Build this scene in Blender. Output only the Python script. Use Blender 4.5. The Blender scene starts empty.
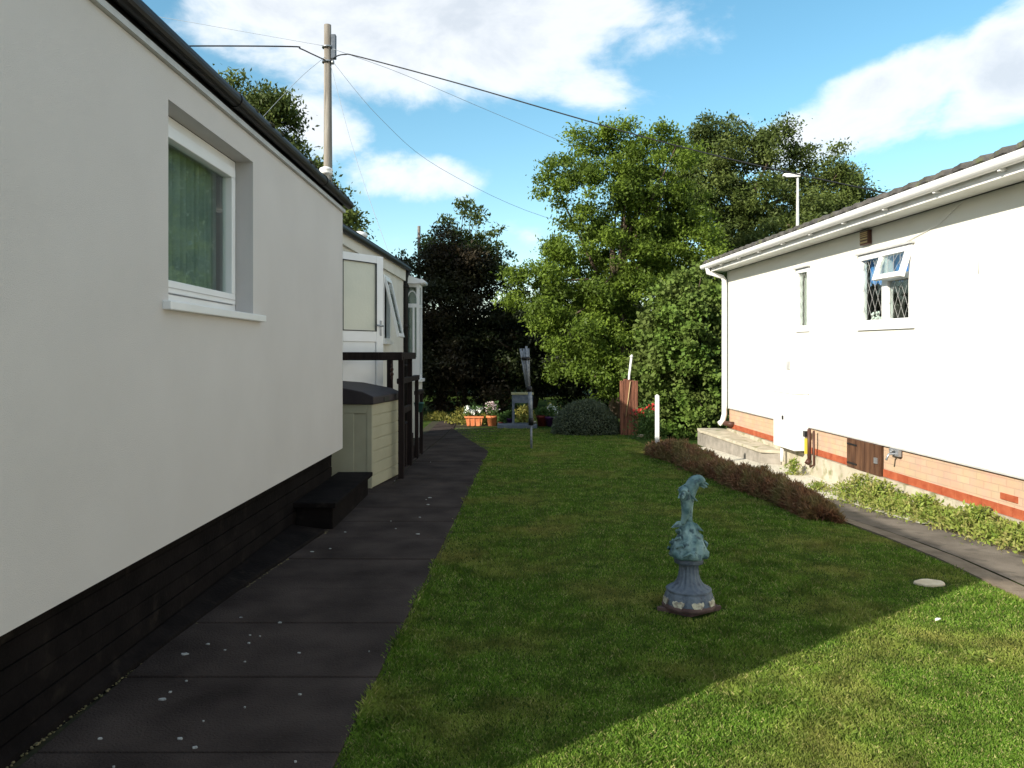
import bpy, math, random
import numpy as np
from mathutils import Vector, Matrix
random.seed(7); RNG = np.random.default_rng(11)
R = math.radians; PI = math.pi
sc = bpy.context.scene
col = sc.collection
F = 800.0; CX = 512.0; HY = 355.0; EYE = 1.55

def P(px, py, Y):                       # where a point seen in the photograph stands, given its distance
    return Vector(((px-CX)/F*Y, Y, EYE+(HY-py)/F*Y))
def ss(a, b, t):
    t = min(1, max(0, (t-a)/(b-a))); return t*t*(3-2*t)
def G(x, y):                            # height of the garden
    a = -.20*ss(11, 19, y)
    b = -.25*ss(5.5, 10.5, y)*ss(2.5, 3.5, x)
    return min(a, b)

# ------------------------------------------------------------------ materials
def new_mat(name):
    m = bpy.data.materials.new(name); m.use_nodes = True
    nt = m.node_tree; b = nt.nodes['Principled BSDF']
    return m, nt, b
def N(nt, t, **kw):
    n = nt.nodes.new(t)
    for k, v in kw.items(): setattr(n, k, v)
    return n
def rgba(c): return (c[0], c[1], c[2], 1)
def mat(name, c, c2=None, scale=6, rough=.7, bump=0, bscale=60, spec=.3, metal=0, detail=6, stretch=None, lo=.35, hi=.65, coords='Object', c3=None, s3=30, t3=(.62,.7)):
    m, nt, b = new_mat(name)
    b.inputs['Roughness'].default_value = rough
    b.inputs['Specular IOR Level'].default_value = spec
    b.inputs['Metallic'].default_value = metal
    tc = N(nt, 'ShaderNodeTexCoord'); src = tc.outputs[coords]
    if stretch:
        mp = N(nt, 'ShaderNodeMapping'); mp.inputs['Scale'].default_value = stretch
        nt.links.new(src, mp.inputs[0]); src = mp.outputs[0]
    out = None
    if c2 is not None:
        n = N(nt, 'ShaderNodeTexNoise'); n.inputs['Scale'].default_value = scale; n.inputs['Detail'].default_value = detail
        nt.links.new(src, n.inputs['Vector'])
        r = N(nt, 'ShaderNodeValToRGB'); r.color_ramp.elements[0].position = lo; r.color_ramp.elements[1].position = hi
        r.color_ramp.elements[0].color = rgba(c); r.color_ramp.elements[1].color = rgba(c2)
        nt.links.new(n.outputs['Fac'], r.inputs[0]); out = r.outputs[0]
        if c3 is not None:
            n3 = N(nt, 'ShaderNodeTexNoise'); n3.inputs['Scale'].default_value = s3; n3.inputs['Detail'].default_value = 4
            nt.links.new(src, n3.inputs['Vector'])
            mr = N(nt, 'ShaderNodeMapRange'); mr.inputs['From Min'].default_value = t3[0]; mr.inputs['From Max'].default_value = t3[1]
            nt.links.new(n3.outputs['Fac'], mr.inputs['Value'])
            mx = N(nt, 'ShaderNodeMix', data_type='RGBA')
            nt.links.new(mr.outputs[0], mx.inputs['Factor']); nt.links.new(out, mx.inputs['A']); mx.inputs['B'].default_value = rgba(c3)
            out = mx.outputs['Result']
        nt.links.new(out, b.inputs['Base Color'])
    else:
        b.inputs['Base Color'].default_value = rgba(c)
    if bump:
        n2 = N(nt, 'ShaderNodeTexNoise'); n2.inputs['Scale'].default_value = bscale; n2.inputs['Detail'].default_value = 5
        nt.links.new(src, n2.inputs['Vector'])
        bp = N(nt, 'ShaderNodeBump'); bp.inputs['Strength'].default_value = bump; bp.inputs['Distance'].default_value = .01
        nt.links.new(n2.outputs['Fac'], bp.inputs['Height']); nt.links.new(bp.outputs[0], b.inputs['Normal'])
    return m
def leaf_mat(name, ca, cb, cc=None, cscale=1.2, trans=.35, rough=.55, spec=.25, pale=.0):
    # colour varies leaf by leaf (attribute rnd) and in broad patches
    m, nt, b = new_mat(name)
    at = N(nt, 'ShaderNodeAttribute', attribute_name='rnd')
    r = N(nt, 'ShaderNodeValToRGB'); e = r.color_ramp.elements
    e[0].color = rgba(ca); e[1].color = rgba(cb); e[0].position = .05; e[1].position = .95
    nt.links.new(at.outputs['Fac'], r.inputs[0]); out = r.outputs[0]
    if cc is not None:
        tc = N(nt, 'ShaderNodeTexCoord'); n = N(nt, 'ShaderNodeTexNoise'); n.inputs['Scale'].default_value = cscale; n.inputs['Detail'].default_value = 3
        nt.links.new(tc.outputs['Object'], n.inputs['Vector'])
        mr = N(nt, 'ShaderNodeMapRange'); mr.inputs['From Min'].default_value = .42; mr.inputs['From Max'].default_value = .62
        nt.links.new(n.outputs['Fac'], mr.inputs['Value'])
        mx = N(nt, 'ShaderNodeMix', data_type='RGBA'); nt.links.new(mr.outputs[0], mx.inputs['Factor'])
        nt.links.new(out, mx.inputs['A']); mx.inputs['B'].default_value = rgba(cc); out = mx.outputs['Result']
    nt.links.new(out, b.inputs['Base Color'])
    b.inputs['Roughness'].default_value = rough; b.inputs['Specular IOR Level'].default_value = spec
    tr = N(nt, 'ShaderNodeBsdfTranslucent'); nt.links.new(out, tr.inputs['Color'])
    mix = N(nt, 'ShaderNodeMixShader'); mix.inputs[0].default_value = trans
    nt.links.new(b.outputs[0], mix.inputs[1]); nt.links.new(tr.outputs[0], mix.inputs[2])
    nt.links.new(mix.outputs[0], nt.nodes['Material Output'].inputs['Surface'])
    return m
def glass_mat(name, tint=(.9,.95,.93), extra=.0):
    m, nt, b = new_mat(name); nt.nodes.remove(b)
    fr = N(nt, 'ShaderNodeFresnel'); fr.inputs['IOR'].default_value = 1.55
    ad = N(nt, 'ShaderNodeMath', operation='ADD', use_clamp=True); ad.inputs[1].default_value = extra
    ge = N(nt, 'ShaderNodeNewGeometry'); io = N(nt, 'ShaderNodeMapRange'); io.inputs['To Min'].default_value = 1.5; io.inputs['To Max'].default_value = 1/1.5
    nt.links.new(ge.outputs['Backfacing'], io.inputs['Value']); nt.links.new(io.outputs[0], fr.inputs['IOR'])
    nt.links.new(fr.outputs[0], ad.inputs[0])
    t = N(nt, 'ShaderNodeBsdfTransparent'); t.inputs[0].default_value = rgba(tint)
    g = N(nt, 'ShaderNodeBsdfGlossy'); g.inputs['Roughness'].default_value = .02
    mx = N(nt, 'ShaderNodeMixShader')
    nt.links.new(ad.outputs[0], mx.inputs[0]); nt.links.new(t.outputs[0], mx.inputs[1]); nt.links.new(g.outputs[0], mx.inputs[2])
    nt.links.new(mx.outputs[0], nt.nodes['Material Output'].inputs['Surface'])
    return m

M = {}
M['render_l'] = mat('textured white render', (.575,.542,.512), (.615,.582,.552), scale=1.5, rough=.85, bump=.35, bscale=220, lo=.3, hi=.7, spec=.15)
M['render_2'] = mat('cream render', (.62,.59,.52), (.68,.65,.58), scale=2, rough=.85, bump=.2, bscale=150, spec=.15)
M['render_r'] = mat('ivory painted render', (.69,.68,.61), (.73,.72,.65), scale=1.6, rough=.85, bump=.25, bscale=160, lo=.3, hi=.7, spec=.15)
M['plinth'] = mat('black painted plinth', (.007,.0058,.0058), (.013,.0105,.010), scale=5, rough=.9, bump=.5, bscale=45, spec=.05, c3=(.022,.018,.015), s3=9, t3=(.6,.75))
M['upvc'] = mat('white upvc', (.80,.80,.80), (.76,.76,.75), scale=3, rough=.35, spec=.5)
M['upvc_dirty'] = mat('weathered white plastic', (.78,.78,.76), (.62,.60,.55), scale=4, rough=.45, spec=.4, lo=.5, hi=.8)
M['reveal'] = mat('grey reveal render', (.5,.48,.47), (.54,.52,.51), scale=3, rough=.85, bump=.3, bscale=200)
M['black_gutter'] = mat('dark brown plastic gutter', (.008,.007,.007), (.016,.014,.013), scale=5, rough=.5, spec=.25)
M['roofing'] = mat('dark roof covering', (.012,.011,.011), (.03,.028,.026), scale=7, rough=.8, bump=.5, bscale=30)
M['trim'] = mat('pale metal drip trim', (.5,.5,.49), (.42,.42,.41), scale=8, rough=.5)
M['glass'] = glass_mat('window glass')
M['glass_ref'] = glass_mat('reflective glass', extra=.10)
M['curtain'] = mat('grey green net curtain', (.27,.33,.30), (.19,.245,.22), scale=5, rough=.9, lo=.35, hi=.65, c3=(.40,.46,.42), s3=22, t3=(.6,.72))
M['obscure'] = mat('frosted door glass', (.60,.60,.50), (.54,.55,.46), scale=2, rough=.3, bump=.2, bscale=30, spec=.5)
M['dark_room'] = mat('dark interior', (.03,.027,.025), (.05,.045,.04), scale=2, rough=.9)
M['mottled_blue'] = mat('mottled blue', (.05,.17,.5), (.09,.28,.65), scale=14, rough=.9)
M['pale_net'] = mat('pale net curtain', (.55,.56,.5), (.42,.44,.4), scale=12, rough=.9)
M['path'] = mat('dark paving slab', (.026,.0195,.0175), (.066,.051,.045), scale=2.6, lo=.3, hi=.7, rough=.95, bump=.9, bscale=90, spec=.1, c3=(.055,.045,.040), s3=85, t3=(.60,.74))
M['joint'] = mat('mossy joint soil', (.02,.022,.010), (.05,.045,.02), scale=20, rough=1)
M['lichen'] = mat('pale lichen', (.42,.43,.42), (.3,.31,.30), scale=60, rough=1)
M['cream_plastic'] = mat('cream storage plastic', (.36,.34,.24), (.40,.38,.27), scale=4, rough=.5, bump=.1, bscale=300, spec=.35)
M['lid_plastic'] = mat('dark brown plastic lid', (.030,.024,.026), (.040,.032,.034), scale=4, rough=.6, bump=.1, bscale=250, spec=.2)
M['black_wood'] = mat('dark stained timber', (.012,.008,.008), (.022,.015,.014), spec=.12, scale=12, rough=.75, bump=.4, bscale=60, stretch=(1,1,.15))
M['concrete'] = mat('weathered concrete', (.36,.32,.24), (.52,.47,.37), scale=4, rough=.9, bump=.6, bscale=60, c3=(.22,.22,.12), s3=6, t3=(.55,.7))
M['block'] = mat('grey blockwork', (.22,.20,.17), (.32,.29,.25), scale=7, rough=.9, bump=.8, bscale=60)
M['r_path'] = mat('grey brown asphalt path', (.10,.083,.067), (.17,.143,.118), scale=3, rough=.9, bump=.7, bscale=150, c3=(.07,.058,.047), s3=5, t3=(.55,.7))
M['kerb'] = mat('brown concrete edging', (.13,.10,.075), (.20,.16,.12), scale=6, rough=.9, bump=.6, bscale=90)
M['gravel'] = mat('pale gravel strip', (.48,.44,.36), (.70,.66,.56), scale=40, rough=.95, bump=1, bscale=80)
M['soil'] = mat('bare brown soil', (.045,.032,.02), (.09,.065,.04), scale=15, rough=1, bump=1, bscale=40)
M['red_tile'] = mat('terracotta tile course', (.30,.065,.028), (.40,.11,.05), scale=9, rough=.6, bump=.3, bscale=50)
M['brown_door'] = mat('dark brown boards', (.06,.028,.016), (.13,.065,.035), scale=10, rough=.6, bump=.3, bscale=50, stretch=(1,1,.2))
M['brown_pipe'] = mat('brown pipe', (.07,.03,.02), rough=.5)
M['yellow'] = mat('yellow plastic', (.6,.5,.06), rough=.5)
M['steel'] = mat('galvanised steel', (.28,.30,.32), (.40,.42,.45), scale=15, rough=.4, metal=.6)
M['grey_alu'] = mat('dull grey aluminium', (.17,.19,.22), (.26,.28,.31), scale=20, rough=.5, metal=.2)
M['black_plastic'] = mat('black plastic', (.015,.015,.017), rough=.45)
M['pole_wood'] = mat('weathered pole timber', (.17,.15,.125), (.28,.26,.225), scale=9, rough=.85, bump=.7, bscale=40, stretch=(1,1,.1))
M['terracotta'] = mat('terracotta', (.55,.16,.06), (.66,.24,.10), scale=10, rough=.7, bump=.2)
M['dark_red'] = mat('dark red pot', (.16,.02,.02), (.22,.04,.03), scale=9, rough=.5)
M['purple'] = mat('purple pot', (.05,.015,.08), (.09,.03,.12), scale=9, rough=.5)
M['petal_white'] = mat('white petals', (.85,.86,.82), rough=.7)
M['petal_pink'] = mat('blush petals', (.85,.68,.70), rough=.7)
M['petal_red'] = mat('red petals', (.38,.03,.025), rough=.6)
M['bark'] = mat('brown bark', (.07,.05,.035), (.15,.11,.08), scale=10, rough=.9, bump=.9, bscale=25, stretch=(1,1,.2))
M['rough_board'] = mat('rough brown board', (.10,.042,.026), (.24,.10,.06), scale=14, rough=.85, bump=.9, bscale=60, stretch=(3,1,.25))
M['rope'] = mat('pale twine', (.5,.38,.2), rough=.9)
M['white_paint'] = mat('white painted post', (.78,.79,.80), (.6,.61,.6), scale=12, rough=.5)
M['verdigris'] = mat('verdigris stone', (.07,.15,.16), (.24,.36,.36), scale=14, rough=.7, bump=.8, bscale=70, c3=(.05,.09,.11), s3=26, t3=(.54,.66))
M['slate_blue'] = mat('slate blue painted stone', (.085,.11,.145), (.135,.165,.20), scale=16, rough=.7, bump=.6, bscale=70, c3=(.05,.06,.09), s3=20, t3=(.55,.7))
M['cream_chip'] = mat('worn cream paint', (.52,.50,.38), (.14,.10,.09), scale=34, rough=.8, bump=.6, bscale=80, lo=.45, hi=.7)
M['maroon_base'] = mat('brown stone base', (.075,.045,.042), (.12,.08,.07), scale=12, rough=.9, bump=.7)
M['stone'] = mat('pale flat stone', (.5,.42,.3), (.62,.55,.42), scale=14, rough=.9, bump=.6)
M['table_top'] = mat('weathered slat top', (.25,.24,.12), (.36,.34,.2), scale=14, rough=.9)
M['table_grey'] = mat('blue grey painted wood', (.09,.11,.14), (.14,.16,.19), scale=14, rough=.8)
M['wire'] = mat('black cable', (.02,.022,.026), rough=.6)
M['thin_wire'] = mat('grey thin cable', (.26,.30,.34), rough=.6)
M['green_pot'] = mat('green plastic pot', (.03,.10,.09), rough=.5)
M['mossy_roof_debris'] = mat('moss', (.09,.085,.04), (.18,.15,.08), scale=20, rough=1)

# sandy brick with fine mortar lines
def brick_mat():
    m, nt, b = new_mat('sandy brickwork')
    tc = N(nt, 'ShaderNodeTexCoord'); sp = N(nt, 'ShaderNodeSeparateXYZ'); cb = N(nt, 'ShaderNodeCombineXYZ')
    nt.links.new(tc.outputs['Object'], sp.inputs[0]); nt.links.new(sp.outputs['Y'], cb.inputs['X']); nt.links.new(sp.outputs['Z'], cb.inputs['Y'])
    br = N(nt, 'ShaderNodeTexBrick'); br.inputs['Scale'].default_value = 1
    br.inputs['Brick Width'].default_value = .225; br.inputs['Row Height'].default_value = .075; br.inputs['Mortar Size'].default_value = .006
    br.inputs['Color1'].default_value = (.56,.385,.26,1); br.inputs['Color2'].default_value = (.60,.425,.29,1); br.inputs['Mortar'].default_value = (.50,.355,.25,1)
    nt.links.new(cb.outputs[0], br.inputs['Vector'])
    n = N(nt, 'ShaderNodeTexNoise'); n.inputs['Scale'].default_value = 5; n.inputs['Detail'].default_value = 6
    nt.links.new(tc.outputs['Object'], n.inputs['Vector'])
    mx = N(nt, 'ShaderNodeMix', data_type='RGBA', blend_type='MULTIPLY'); mx.inputs['Factor'].default_value = .30
    nt.links.new(br.outputs['Color'], mx.inputs['A']); nt.links.new(n.outputs['Color'], mx.inputs['B'])
    nt.links.new(mx.outputs['Result'], b.inputs['Base Color']); b.inputs['Roughness'].default_value = .85
    bp = N(nt, 'ShaderNodeBump'); bp.inputs['Strength'].default_value = .7; bp.inputs['Distance'].default_value = .004
    bp.invert = True
    nt.links.new(br.outputs['Fac'], bp.inputs['Height']); nt.links.new(bp.outputs[0], b.inputs['Normal'])
    return m
M['brick'] = brick_mat()

def lawn_mat():
    m, nt, b = new_mat('mown lawn')
    tc = N(nt, 'ShaderNodeTexCoord')
    def noise(s, d=4):
        n = N(nt, 'ShaderNodeTexNoise'); n.inputs['Scale'].default_value = s; n.inputs['Detail'].default_value = d
        nt.links.new(tc.outputs['Object'], n.inputs['Vector']); return n.outputs['Fac']
    r = N(nt, 'ShaderNodeValToRGB'); e = r.color_ramp.elements
    e[0].position = .35; e[0].color = (.035,.075,.010,1); e[1].position = .68; e[1].color = (.080,.115,.022,1)
    nt.links.new(noise(1.6, 5), r.inputs[0])
    r2 = N(nt, 'ShaderNodeValToRGB'); e = r2.color_ramp.elements
    e[0].position = .3; e[0].color = (.4,.4,.4,1); e[1].position = .7; e[1].color = (1.2,1.2,1.1,1)
    nt.links.new(noise(60, 4), r2.inputs[0])
    mx = N(nt, 'ShaderNodeMix', data_type='RGBA', blend_type='MULTIPLY'); mx.inputs['Factor'].default_value = 1
    nt.links.new(r.outputs[0], mx.inputs['A']); nt.links.new(r2.outputs[0], mx.inputs['B'])
    nt.links.new(mx.outputs['Result'], b.inputs['Base Color']); b.inputs['Roughness'].default_value = .95
    b.inputs['Specular IOR Level'].default_value = .1
    bp = N(nt, 'ShaderNodeBump'); bp.inputs['Strength'].default_value = 1; bp.inputs['Distance'].default_value = .03
    nt.links.new(noise(90, 3), bp.inputs['Height']); nt.links.new(bp.outputs[0], b.inputs['Normal'])
    return m
M['lawn'] = lawn_mat()
def blade_mat():
    m, nt, b = new_mat('grass blades')
    at = N(nt, 'ShaderNodeAttribute', attribute_name='rnd')
    r = N(nt, 'ShaderNodeValToRGB'); e = r.color_ramp.elements
    e[0].position = 0; e[0].color = (.072,.165,.013,1); e[1].position = .84; e[1].color = (.185,.30,.038,1)
    k = e.new(.96); k.color = (.42,.40,.16,1)
    nt.links.new(at.outputs['Fac'], r.inputs[0])
    tc = N(nt, 'ShaderNodeTexCoord'); n = N(nt, 'ShaderNodeTexNoise'); n.inputs['Scale'].default_value = 1.1; n.inputs['Detail'].default_value = 6
    nt.links.new(tc.outputs['Object'], n.inputs['Vector'])
    mr = N(nt, 'ShaderNodeMapRange'); mr.inputs['From Min'].default_value = .49; mr.inputs['From Max'].default_value = .74
    nt.links.new(n.outputs['Fac'], mr.inputs['Value'])
    mx = N(nt, 'ShaderNodeMix', data_type='RGBA'); nt.links.new(mr.outputs[0], mx.inputs['Factor'])
    nt.links.new(r.outputs[0], mx.inputs['A']); mx.inputs['B'].default_value = (.34,.31,.085,1)
    n7 = N(nt, 'ShaderNodeTexNoise'); n7.inputs['Scale'].default_value = 5.5; n7.inputs['Detail'].default_value = 5; nt.links.new(tc.outputs['Object'], n7.inputs['Vector'])
    m7 = N(nt, 'ShaderNodeMapRange'); m7.inputs['From Min'].default_value = .32; m7.inputs['From Max'].default_value = .62; m7.inputs['To Min'].default_value = .55; m7.inputs['To Max'].default_value = 1.12
    nt.links.new(n7.outputs['Fac'], m7.inputs['Value'])
    mm = N(nt, 'ShaderNodeMix', data_type='RGBA', blend_type='MULTIPLY'); mm.inputs['Factor'].default_value = 1
    nt.links.new(mx.outputs['Result'], mm.inputs['A']); nt.links.new(m7.outputs[0], mm.inputs['B']); mx = mm
    nt.links.new(mx.outputs['Result'], b.inputs['Base Color']); b.inputs['Roughness'].default_value = .6
    b.inputs['Specular IOR Level'].default_value = .2
    tr = N(nt, 'ShaderNodeBsdfTranslucent'); nt.links.new(mx.outputs['Result'], tr.inputs[0])
    ms = N(nt, 'ShaderNodeMixShader'); ms.inputs[0].default_value = .3
    nt.links.new(b.outputs[0], ms.inputs[1]); nt.links.new(tr.outputs[0], ms.inputs[2])
    nt.links.new(ms.outputs[0], nt.nodes['Material Output'].inputs['Surface'])
    return m
M['blades'] = blade_mat()
M['leaf_bright'] = leaf_mat('bright green leaves', (.08,.135,.014), (.22,.31,.04), (.09,.14,.018), 1.1, trans=.38)
M['leaf_mid'] = leaf_mat('olive green leaves', (.06,.095,.018), (.17,.21,.05), (.07,.10,.025), .8, trans=.3)
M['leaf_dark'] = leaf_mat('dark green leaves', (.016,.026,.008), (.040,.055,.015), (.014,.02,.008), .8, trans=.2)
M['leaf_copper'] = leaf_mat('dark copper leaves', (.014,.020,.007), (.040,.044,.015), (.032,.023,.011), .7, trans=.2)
M['leaf_ivy'] = leaf_mat('climber leaves', (.07,.14,.02), (.17,.25,.05), (.12,.16,.04), 1.5, trans=.25, spec=.15, rough=.6)
M['leaf_sage'] = leaf_mat('sage leaves', (.07,.09,.055), (.14,.17,.10), None, trans=.2)
M['leaf_weed'] = leaf_mat('lime weeds', (.12,.19,.028), (.32,.39,.075), (.34,.31,.11), 6, trans=.35)
M['leaf_yellow'] = leaf_mat('yellow green tufts', (.14,.15,.03), (.30,.27,.06), None, trans=.3)
M['leaf_heather'] = leaf_mat('russet heather', (.12,.055,.030), (.33,.17,.09), (.22,.18,.07), 4, trans=.2)
M['leaf_pot'] = leaf_mat('pot plant leaves', (.04,.09,.02), (.09,.16,.04), None, trans=.3)

# ------------------------------------------------------------------ building helpers
ORG = {}
def tag(o, label=None, cat=None, group=None, kind=None):
    if label: o['label'] = label
    if cat: o['category'] = cat
    if group: o['group'] = group
    if kind: o['kind'] = kind
    return o
def thing(name, loc, label, cat, group=None):
    o = bpy.data.objects.new(name, None); o.empty_display_size = .1; col.objects.link(o)
    o.location = loc; ORG[o.name] = Vector(loc)
    return tag(o, label, cat, group)
class MB:
    def __init__(s, xf=None): s.v = []; s.f = []; s.xf = xf; s.smooth = set()
    def add(s, vs, fs, smooth=False):
        n = len(s.v); s.v += [Vector(v) for v in vs]
        for f in fs:
            if smooth: s.smooth.add(len(s.f))
            s.f.append(tuple(i+n for i in f))
        return s
    def box(s, x0, x1, y0, y1, z0, z1, rot=None):
        vs = [Vector((x, y, z)) for z in (z0, z1) for y in (y0, y1) for x in (x0, x1)]
        if rot:
            c = Vector(((x0+x1)/2, (y0+y1)/2, (z0+z1)/2)); m = Matrix.Rotation(rot[0], 3, rot[1])
            vs = [m @ (v-c)+c for v in vs]
        return s.add(vs, [(0,2,3,1),(4,5,7,6),(0,1,5,4),(2,6,7,3),(0,4,6,2),(1,3,7,5)])
    def prism(s, poly, z0, z1):              # poly in xy; z may be functions
        n = len(poly); f0 = z0 if callable(z0) else (lambda x, y: z0); f1 = z1 if callable(z1) else (lambda x, y: z1)
        vs = [(x, y, f0(x, y)) for x, y in poly]+[(x, y, f1(x, y)) for x, y in poly]
        fs = [tuple(range(n-1, -1, -1)), tuple(range(n, 2*n))]+[(i, (i+1) % n, n+(i+1) % n, n+i) for i in range(n)]
        return s.add(vs, fs)
    def extr_y(s, prof, y0, y1):             # prof in xz
        n = len(prof); vs = [(x, y0, z) for x, z in prof]+[(x, y1, z) for x, z in prof]
        return s.add(vs, [tuple(range(n)), tuple(range(2*n-1, n-1, -1))]+[(i, n+i, n+(i+1) % n, (i+1) % n) for i in range(n)])
    def tube(s, pts, rad, k=8, flat=None, cap=True):
        pts = [Vector(p) for p in pts]
        if not hasattr(rad, '__len__'): rad = [rad]*len(pts)
        vs = []; ref = None
        for i, p in enumerate(pts):
            t = (pts[min(i+1, len(pts)-1)]-pts[max(i-1, 0)]).normalized()
            if ref is None:
                ref = Vector((0, 1, 0)) if abs(t.y) < .8 else Vector((1, 0, 0))
            a = (ref-t*ref.dot(t)).normalized(); b = t.cross(a); ref = a
            for j in range(k):
                w = 2*PI*j/k; fa, fb = flat if flat else (1, 1)
                vs.append(p+a*math.cos(w)*rad[i]*fa+b*math.sin(w)*rad[i]*fb)
        fs = [(i*k+j, i*k+(j+1) % k, (i+1)*k+(j+1) % k, (i+1)*k+j) for i in range(len(pts)-1) for j in range(k)]
        s.add(vs, fs, True)
        if cap:
            n = len(s.v)-len(vs)
            s.f.append(tuple(n+j for j in range(k-1, -1, -1))); s.f.append(tuple(n+(len(pts)-1)*k+j for j in range(k)))
        return s
    def lathe(s, prof, c, k=24, mod=None, smooth=True, cap=True):
        vs = []
        for i, (r, z) in enumerate(prof):
            for j in range(k):
                a = 2*PI*j/k; rr = r*(mod(a, z, i) if mod else 1)
                vs.append((c[0]+rr*math.cos(a), c[1]+rr*math.sin(a), c[2]+z))
        fs = [(i*k+j, i*k+(j+1) % k, (i+1)*k+(j+1) % k, (i+1)*k+j) for i in range(len(prof)-1) for j in range(k)]
        n = len(s.v); s.add(vs, fs, smooth)
        if cap:
            s.f.append(tuple(n+j for j in range(k-1, -1, -1))); s.f.append(tuple(n+(len(prof)-1)*k+j for j in range(k)))
        return s
    def build(s, name, m, parent=None, bevel=0, **tags):
        me = bpy.data.meshes.new(name)
        vs = [Vector(s.xf(v)) if s.xf else v for v in s.v]
        o = bpy.data.objects.new(name, me); col.objects.link(o)
        org = Vector((0, 0, 0))
        if parent is not None:
            org = ORG[parent.name]; o.parent = parent; ORG[o.name] = org
            if parent.type == 'MESH' and parent.location.length > 0: pass
        elif tags.get('kind') != 'structure':
            xs = [v.x for v in vs]; ys = [v.y for v in vs]; zs = [v.z for v in vs]
            org = Vector(((min(xs)+max(xs))/2, (min(ys)+max(ys))/2, min(zs))); o.location = org; ORG[o.name] = org
        else: ORG[o.name] = org
        me.from_pydata([v-org for v in vs], [], s.f)
        for i in s.smooth: me.polygons[i].use_smooth = True
        me.materials.append(M[m] if isinstance(m, str) else m)
        import bmesh
        bm = bmesh.new(); bm.from_mesh(me); bmesh.ops.recalc_face_normals(bm, faces=bm.faces); bm.to_mesh(me); bm.free()
        if bevel:
            b = o.modifiers.new('bevel', 'BEVEL'); b.width = bevel; b.segments = 2; b.limit_method = 'ANGLE'
        tag(o, **tags)
        return o
def wall_x(mb, x, y0, y1, z0, z1, holes, depth):     # wall sheet in the plane X=x with reveals going to x+depth
    ys = sorted({y0, y1, *[h[0] for h in holes], *[h[1] for h in holes]}); zs = sorted({z0, z1, *[h[2] for h in holes], *[h[3] for h in holes]})
    for a, b in zip(ys, ys[1:]):
        for c, d in zip(zs, zs[1:]):
            ym, zm = (a+b)/2, (c+d)/2
            if any(h[0] < ym < h[1] and h[2] < zm < h[3] for h in holes): continue
            mb.add([(x, a, c), (x, b, c), (x, b, d), (x, a, d)], [(0, 1, 2, 3)])
def frame_x(mb, x0, x1, y0, y1, z0, z1, t):          # rectangular frame of bar width t between x0 and x1
    mb.box(x0, x1, y0, y1, z0, z0+t); mb.box(x0, x1, y0, y1, z1-t, z1)
    mb.box(x0, x1, y0, y0+t, z0+t, z1-t); mb.box(x0, x1, y1-t, y1, z0+t, z1-t)

def np_mesh(name, verts, nper, m, rnd=None, parent=None, smooth=False, **tags):
    # verts (n, nper, 3) -> one loose polygon each
    n = verts.shape[0]; me = bpy.data.meshes.new(name)
    org = np.zeros(3)
    if parent is not None: org = np.array(ORG[parent.name])
    v = (verts-org).reshape(-1, 3).astype(np.float32)
    me.vertices.add(n*nper); me.vertices.foreach_set('co', v.ravel())
    me.loops.add(n*nper); me.loops.foreach_set('vertex_index', np.arange(n*nper, dtype=np.int32))
    me.polygons.add(n); me.polygons.foreach_set('loop_start', np.arange(0, n*nper, nper, dtype=np.int32))
    me.update(calc_edges=True)
    if rnd is None: rnd = RNG.random(n)
    a = me.attributes.new('rnd', 'FLOAT', 'FACE'); a.data.foreach_set('value', rnd.astype(np.float32))
    me.materials.append(M[m])
    o = bpy.data.objects.new(name, me); col.objects.link(o)
    if parent is not None: o.parent = parent; ORG[o.name] = Vector(org)
    else: ORG[o.name] = Vector((0, 0, 0))
    tag(o, **tags)
    return o
def unit(a): return a/np.maximum(np.linalg.norm(a, axis=1, keepdims=True), 1e-9)
def leaves(pos, size, aspect=.45, droop=.0, out=None, up=.6):
    # pointed leaf quads at pos; long axis random (leaning outward), face turned partly upward
    n = len(pos); d = unit(RNG.normal(size=(n, 3))+(0 if out is None else out*.6)+np.array([0, 0, -droop]))
    nn = RNG.normal(size=(n, 3))*.8+np.array([0, 0, up])+(0 if out is None else out*.5)
    side = unit(np.cross(d, nn)); s = (size*(.6+.8*RNG.random(n)))[:, None]
    fold = unit(np.cross(side, d))*s*.08
    a = pos; b = pos+d*s*.45+side*s*aspect*.5+fold; c = pos+d*s; e = pos+d*s*.45-side*s*aspect*.5+fold
    return np.stack([a, b, c, e], 1)
def crown_points(blobs, n, clump=.28, nclump=260, fill=.5):
    # blobs: (centre, (rx,ry,rz)); clumps of leaves, most of them near the surface, a few inside
    vol = np.array([b[1][0]*b[1][1]+b[1][0]*b[1][2] for b in blobs], float); vol /= vol.sum()
    C = []; O = []
    for b, w in zip(blobs, vol):
        k = max(4, int(nclump*w)); d = unit(RNG.normal(size=(k, 3)))
        rr = 1-fill*RNG.random(k)**2.0
        rr *= 1+.10*np.sin(d[:, 0]*7+d[:, 2]*5+b[0][0])+.08*RNG.normal(size=k)
        C.append(np.array(b[0])+d*rr[:, None]*np.array(b[1])); O.append(d)
    C = np.concatenate(C); O = np.concatenate(O)
    cs = clump*(.55+.9*RNG.random(len(C)))
    idx = RNG.choice(len(C), n, p=cs**2/np.sum(cs**2))
    off = RNG.normal(size=(n, 3))*cs[idx][:, None]*np.array([1, 1, .65])*.48
    return C[idx]+off, O[idx], C, RNG.random(len(C))[idx]
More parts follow.
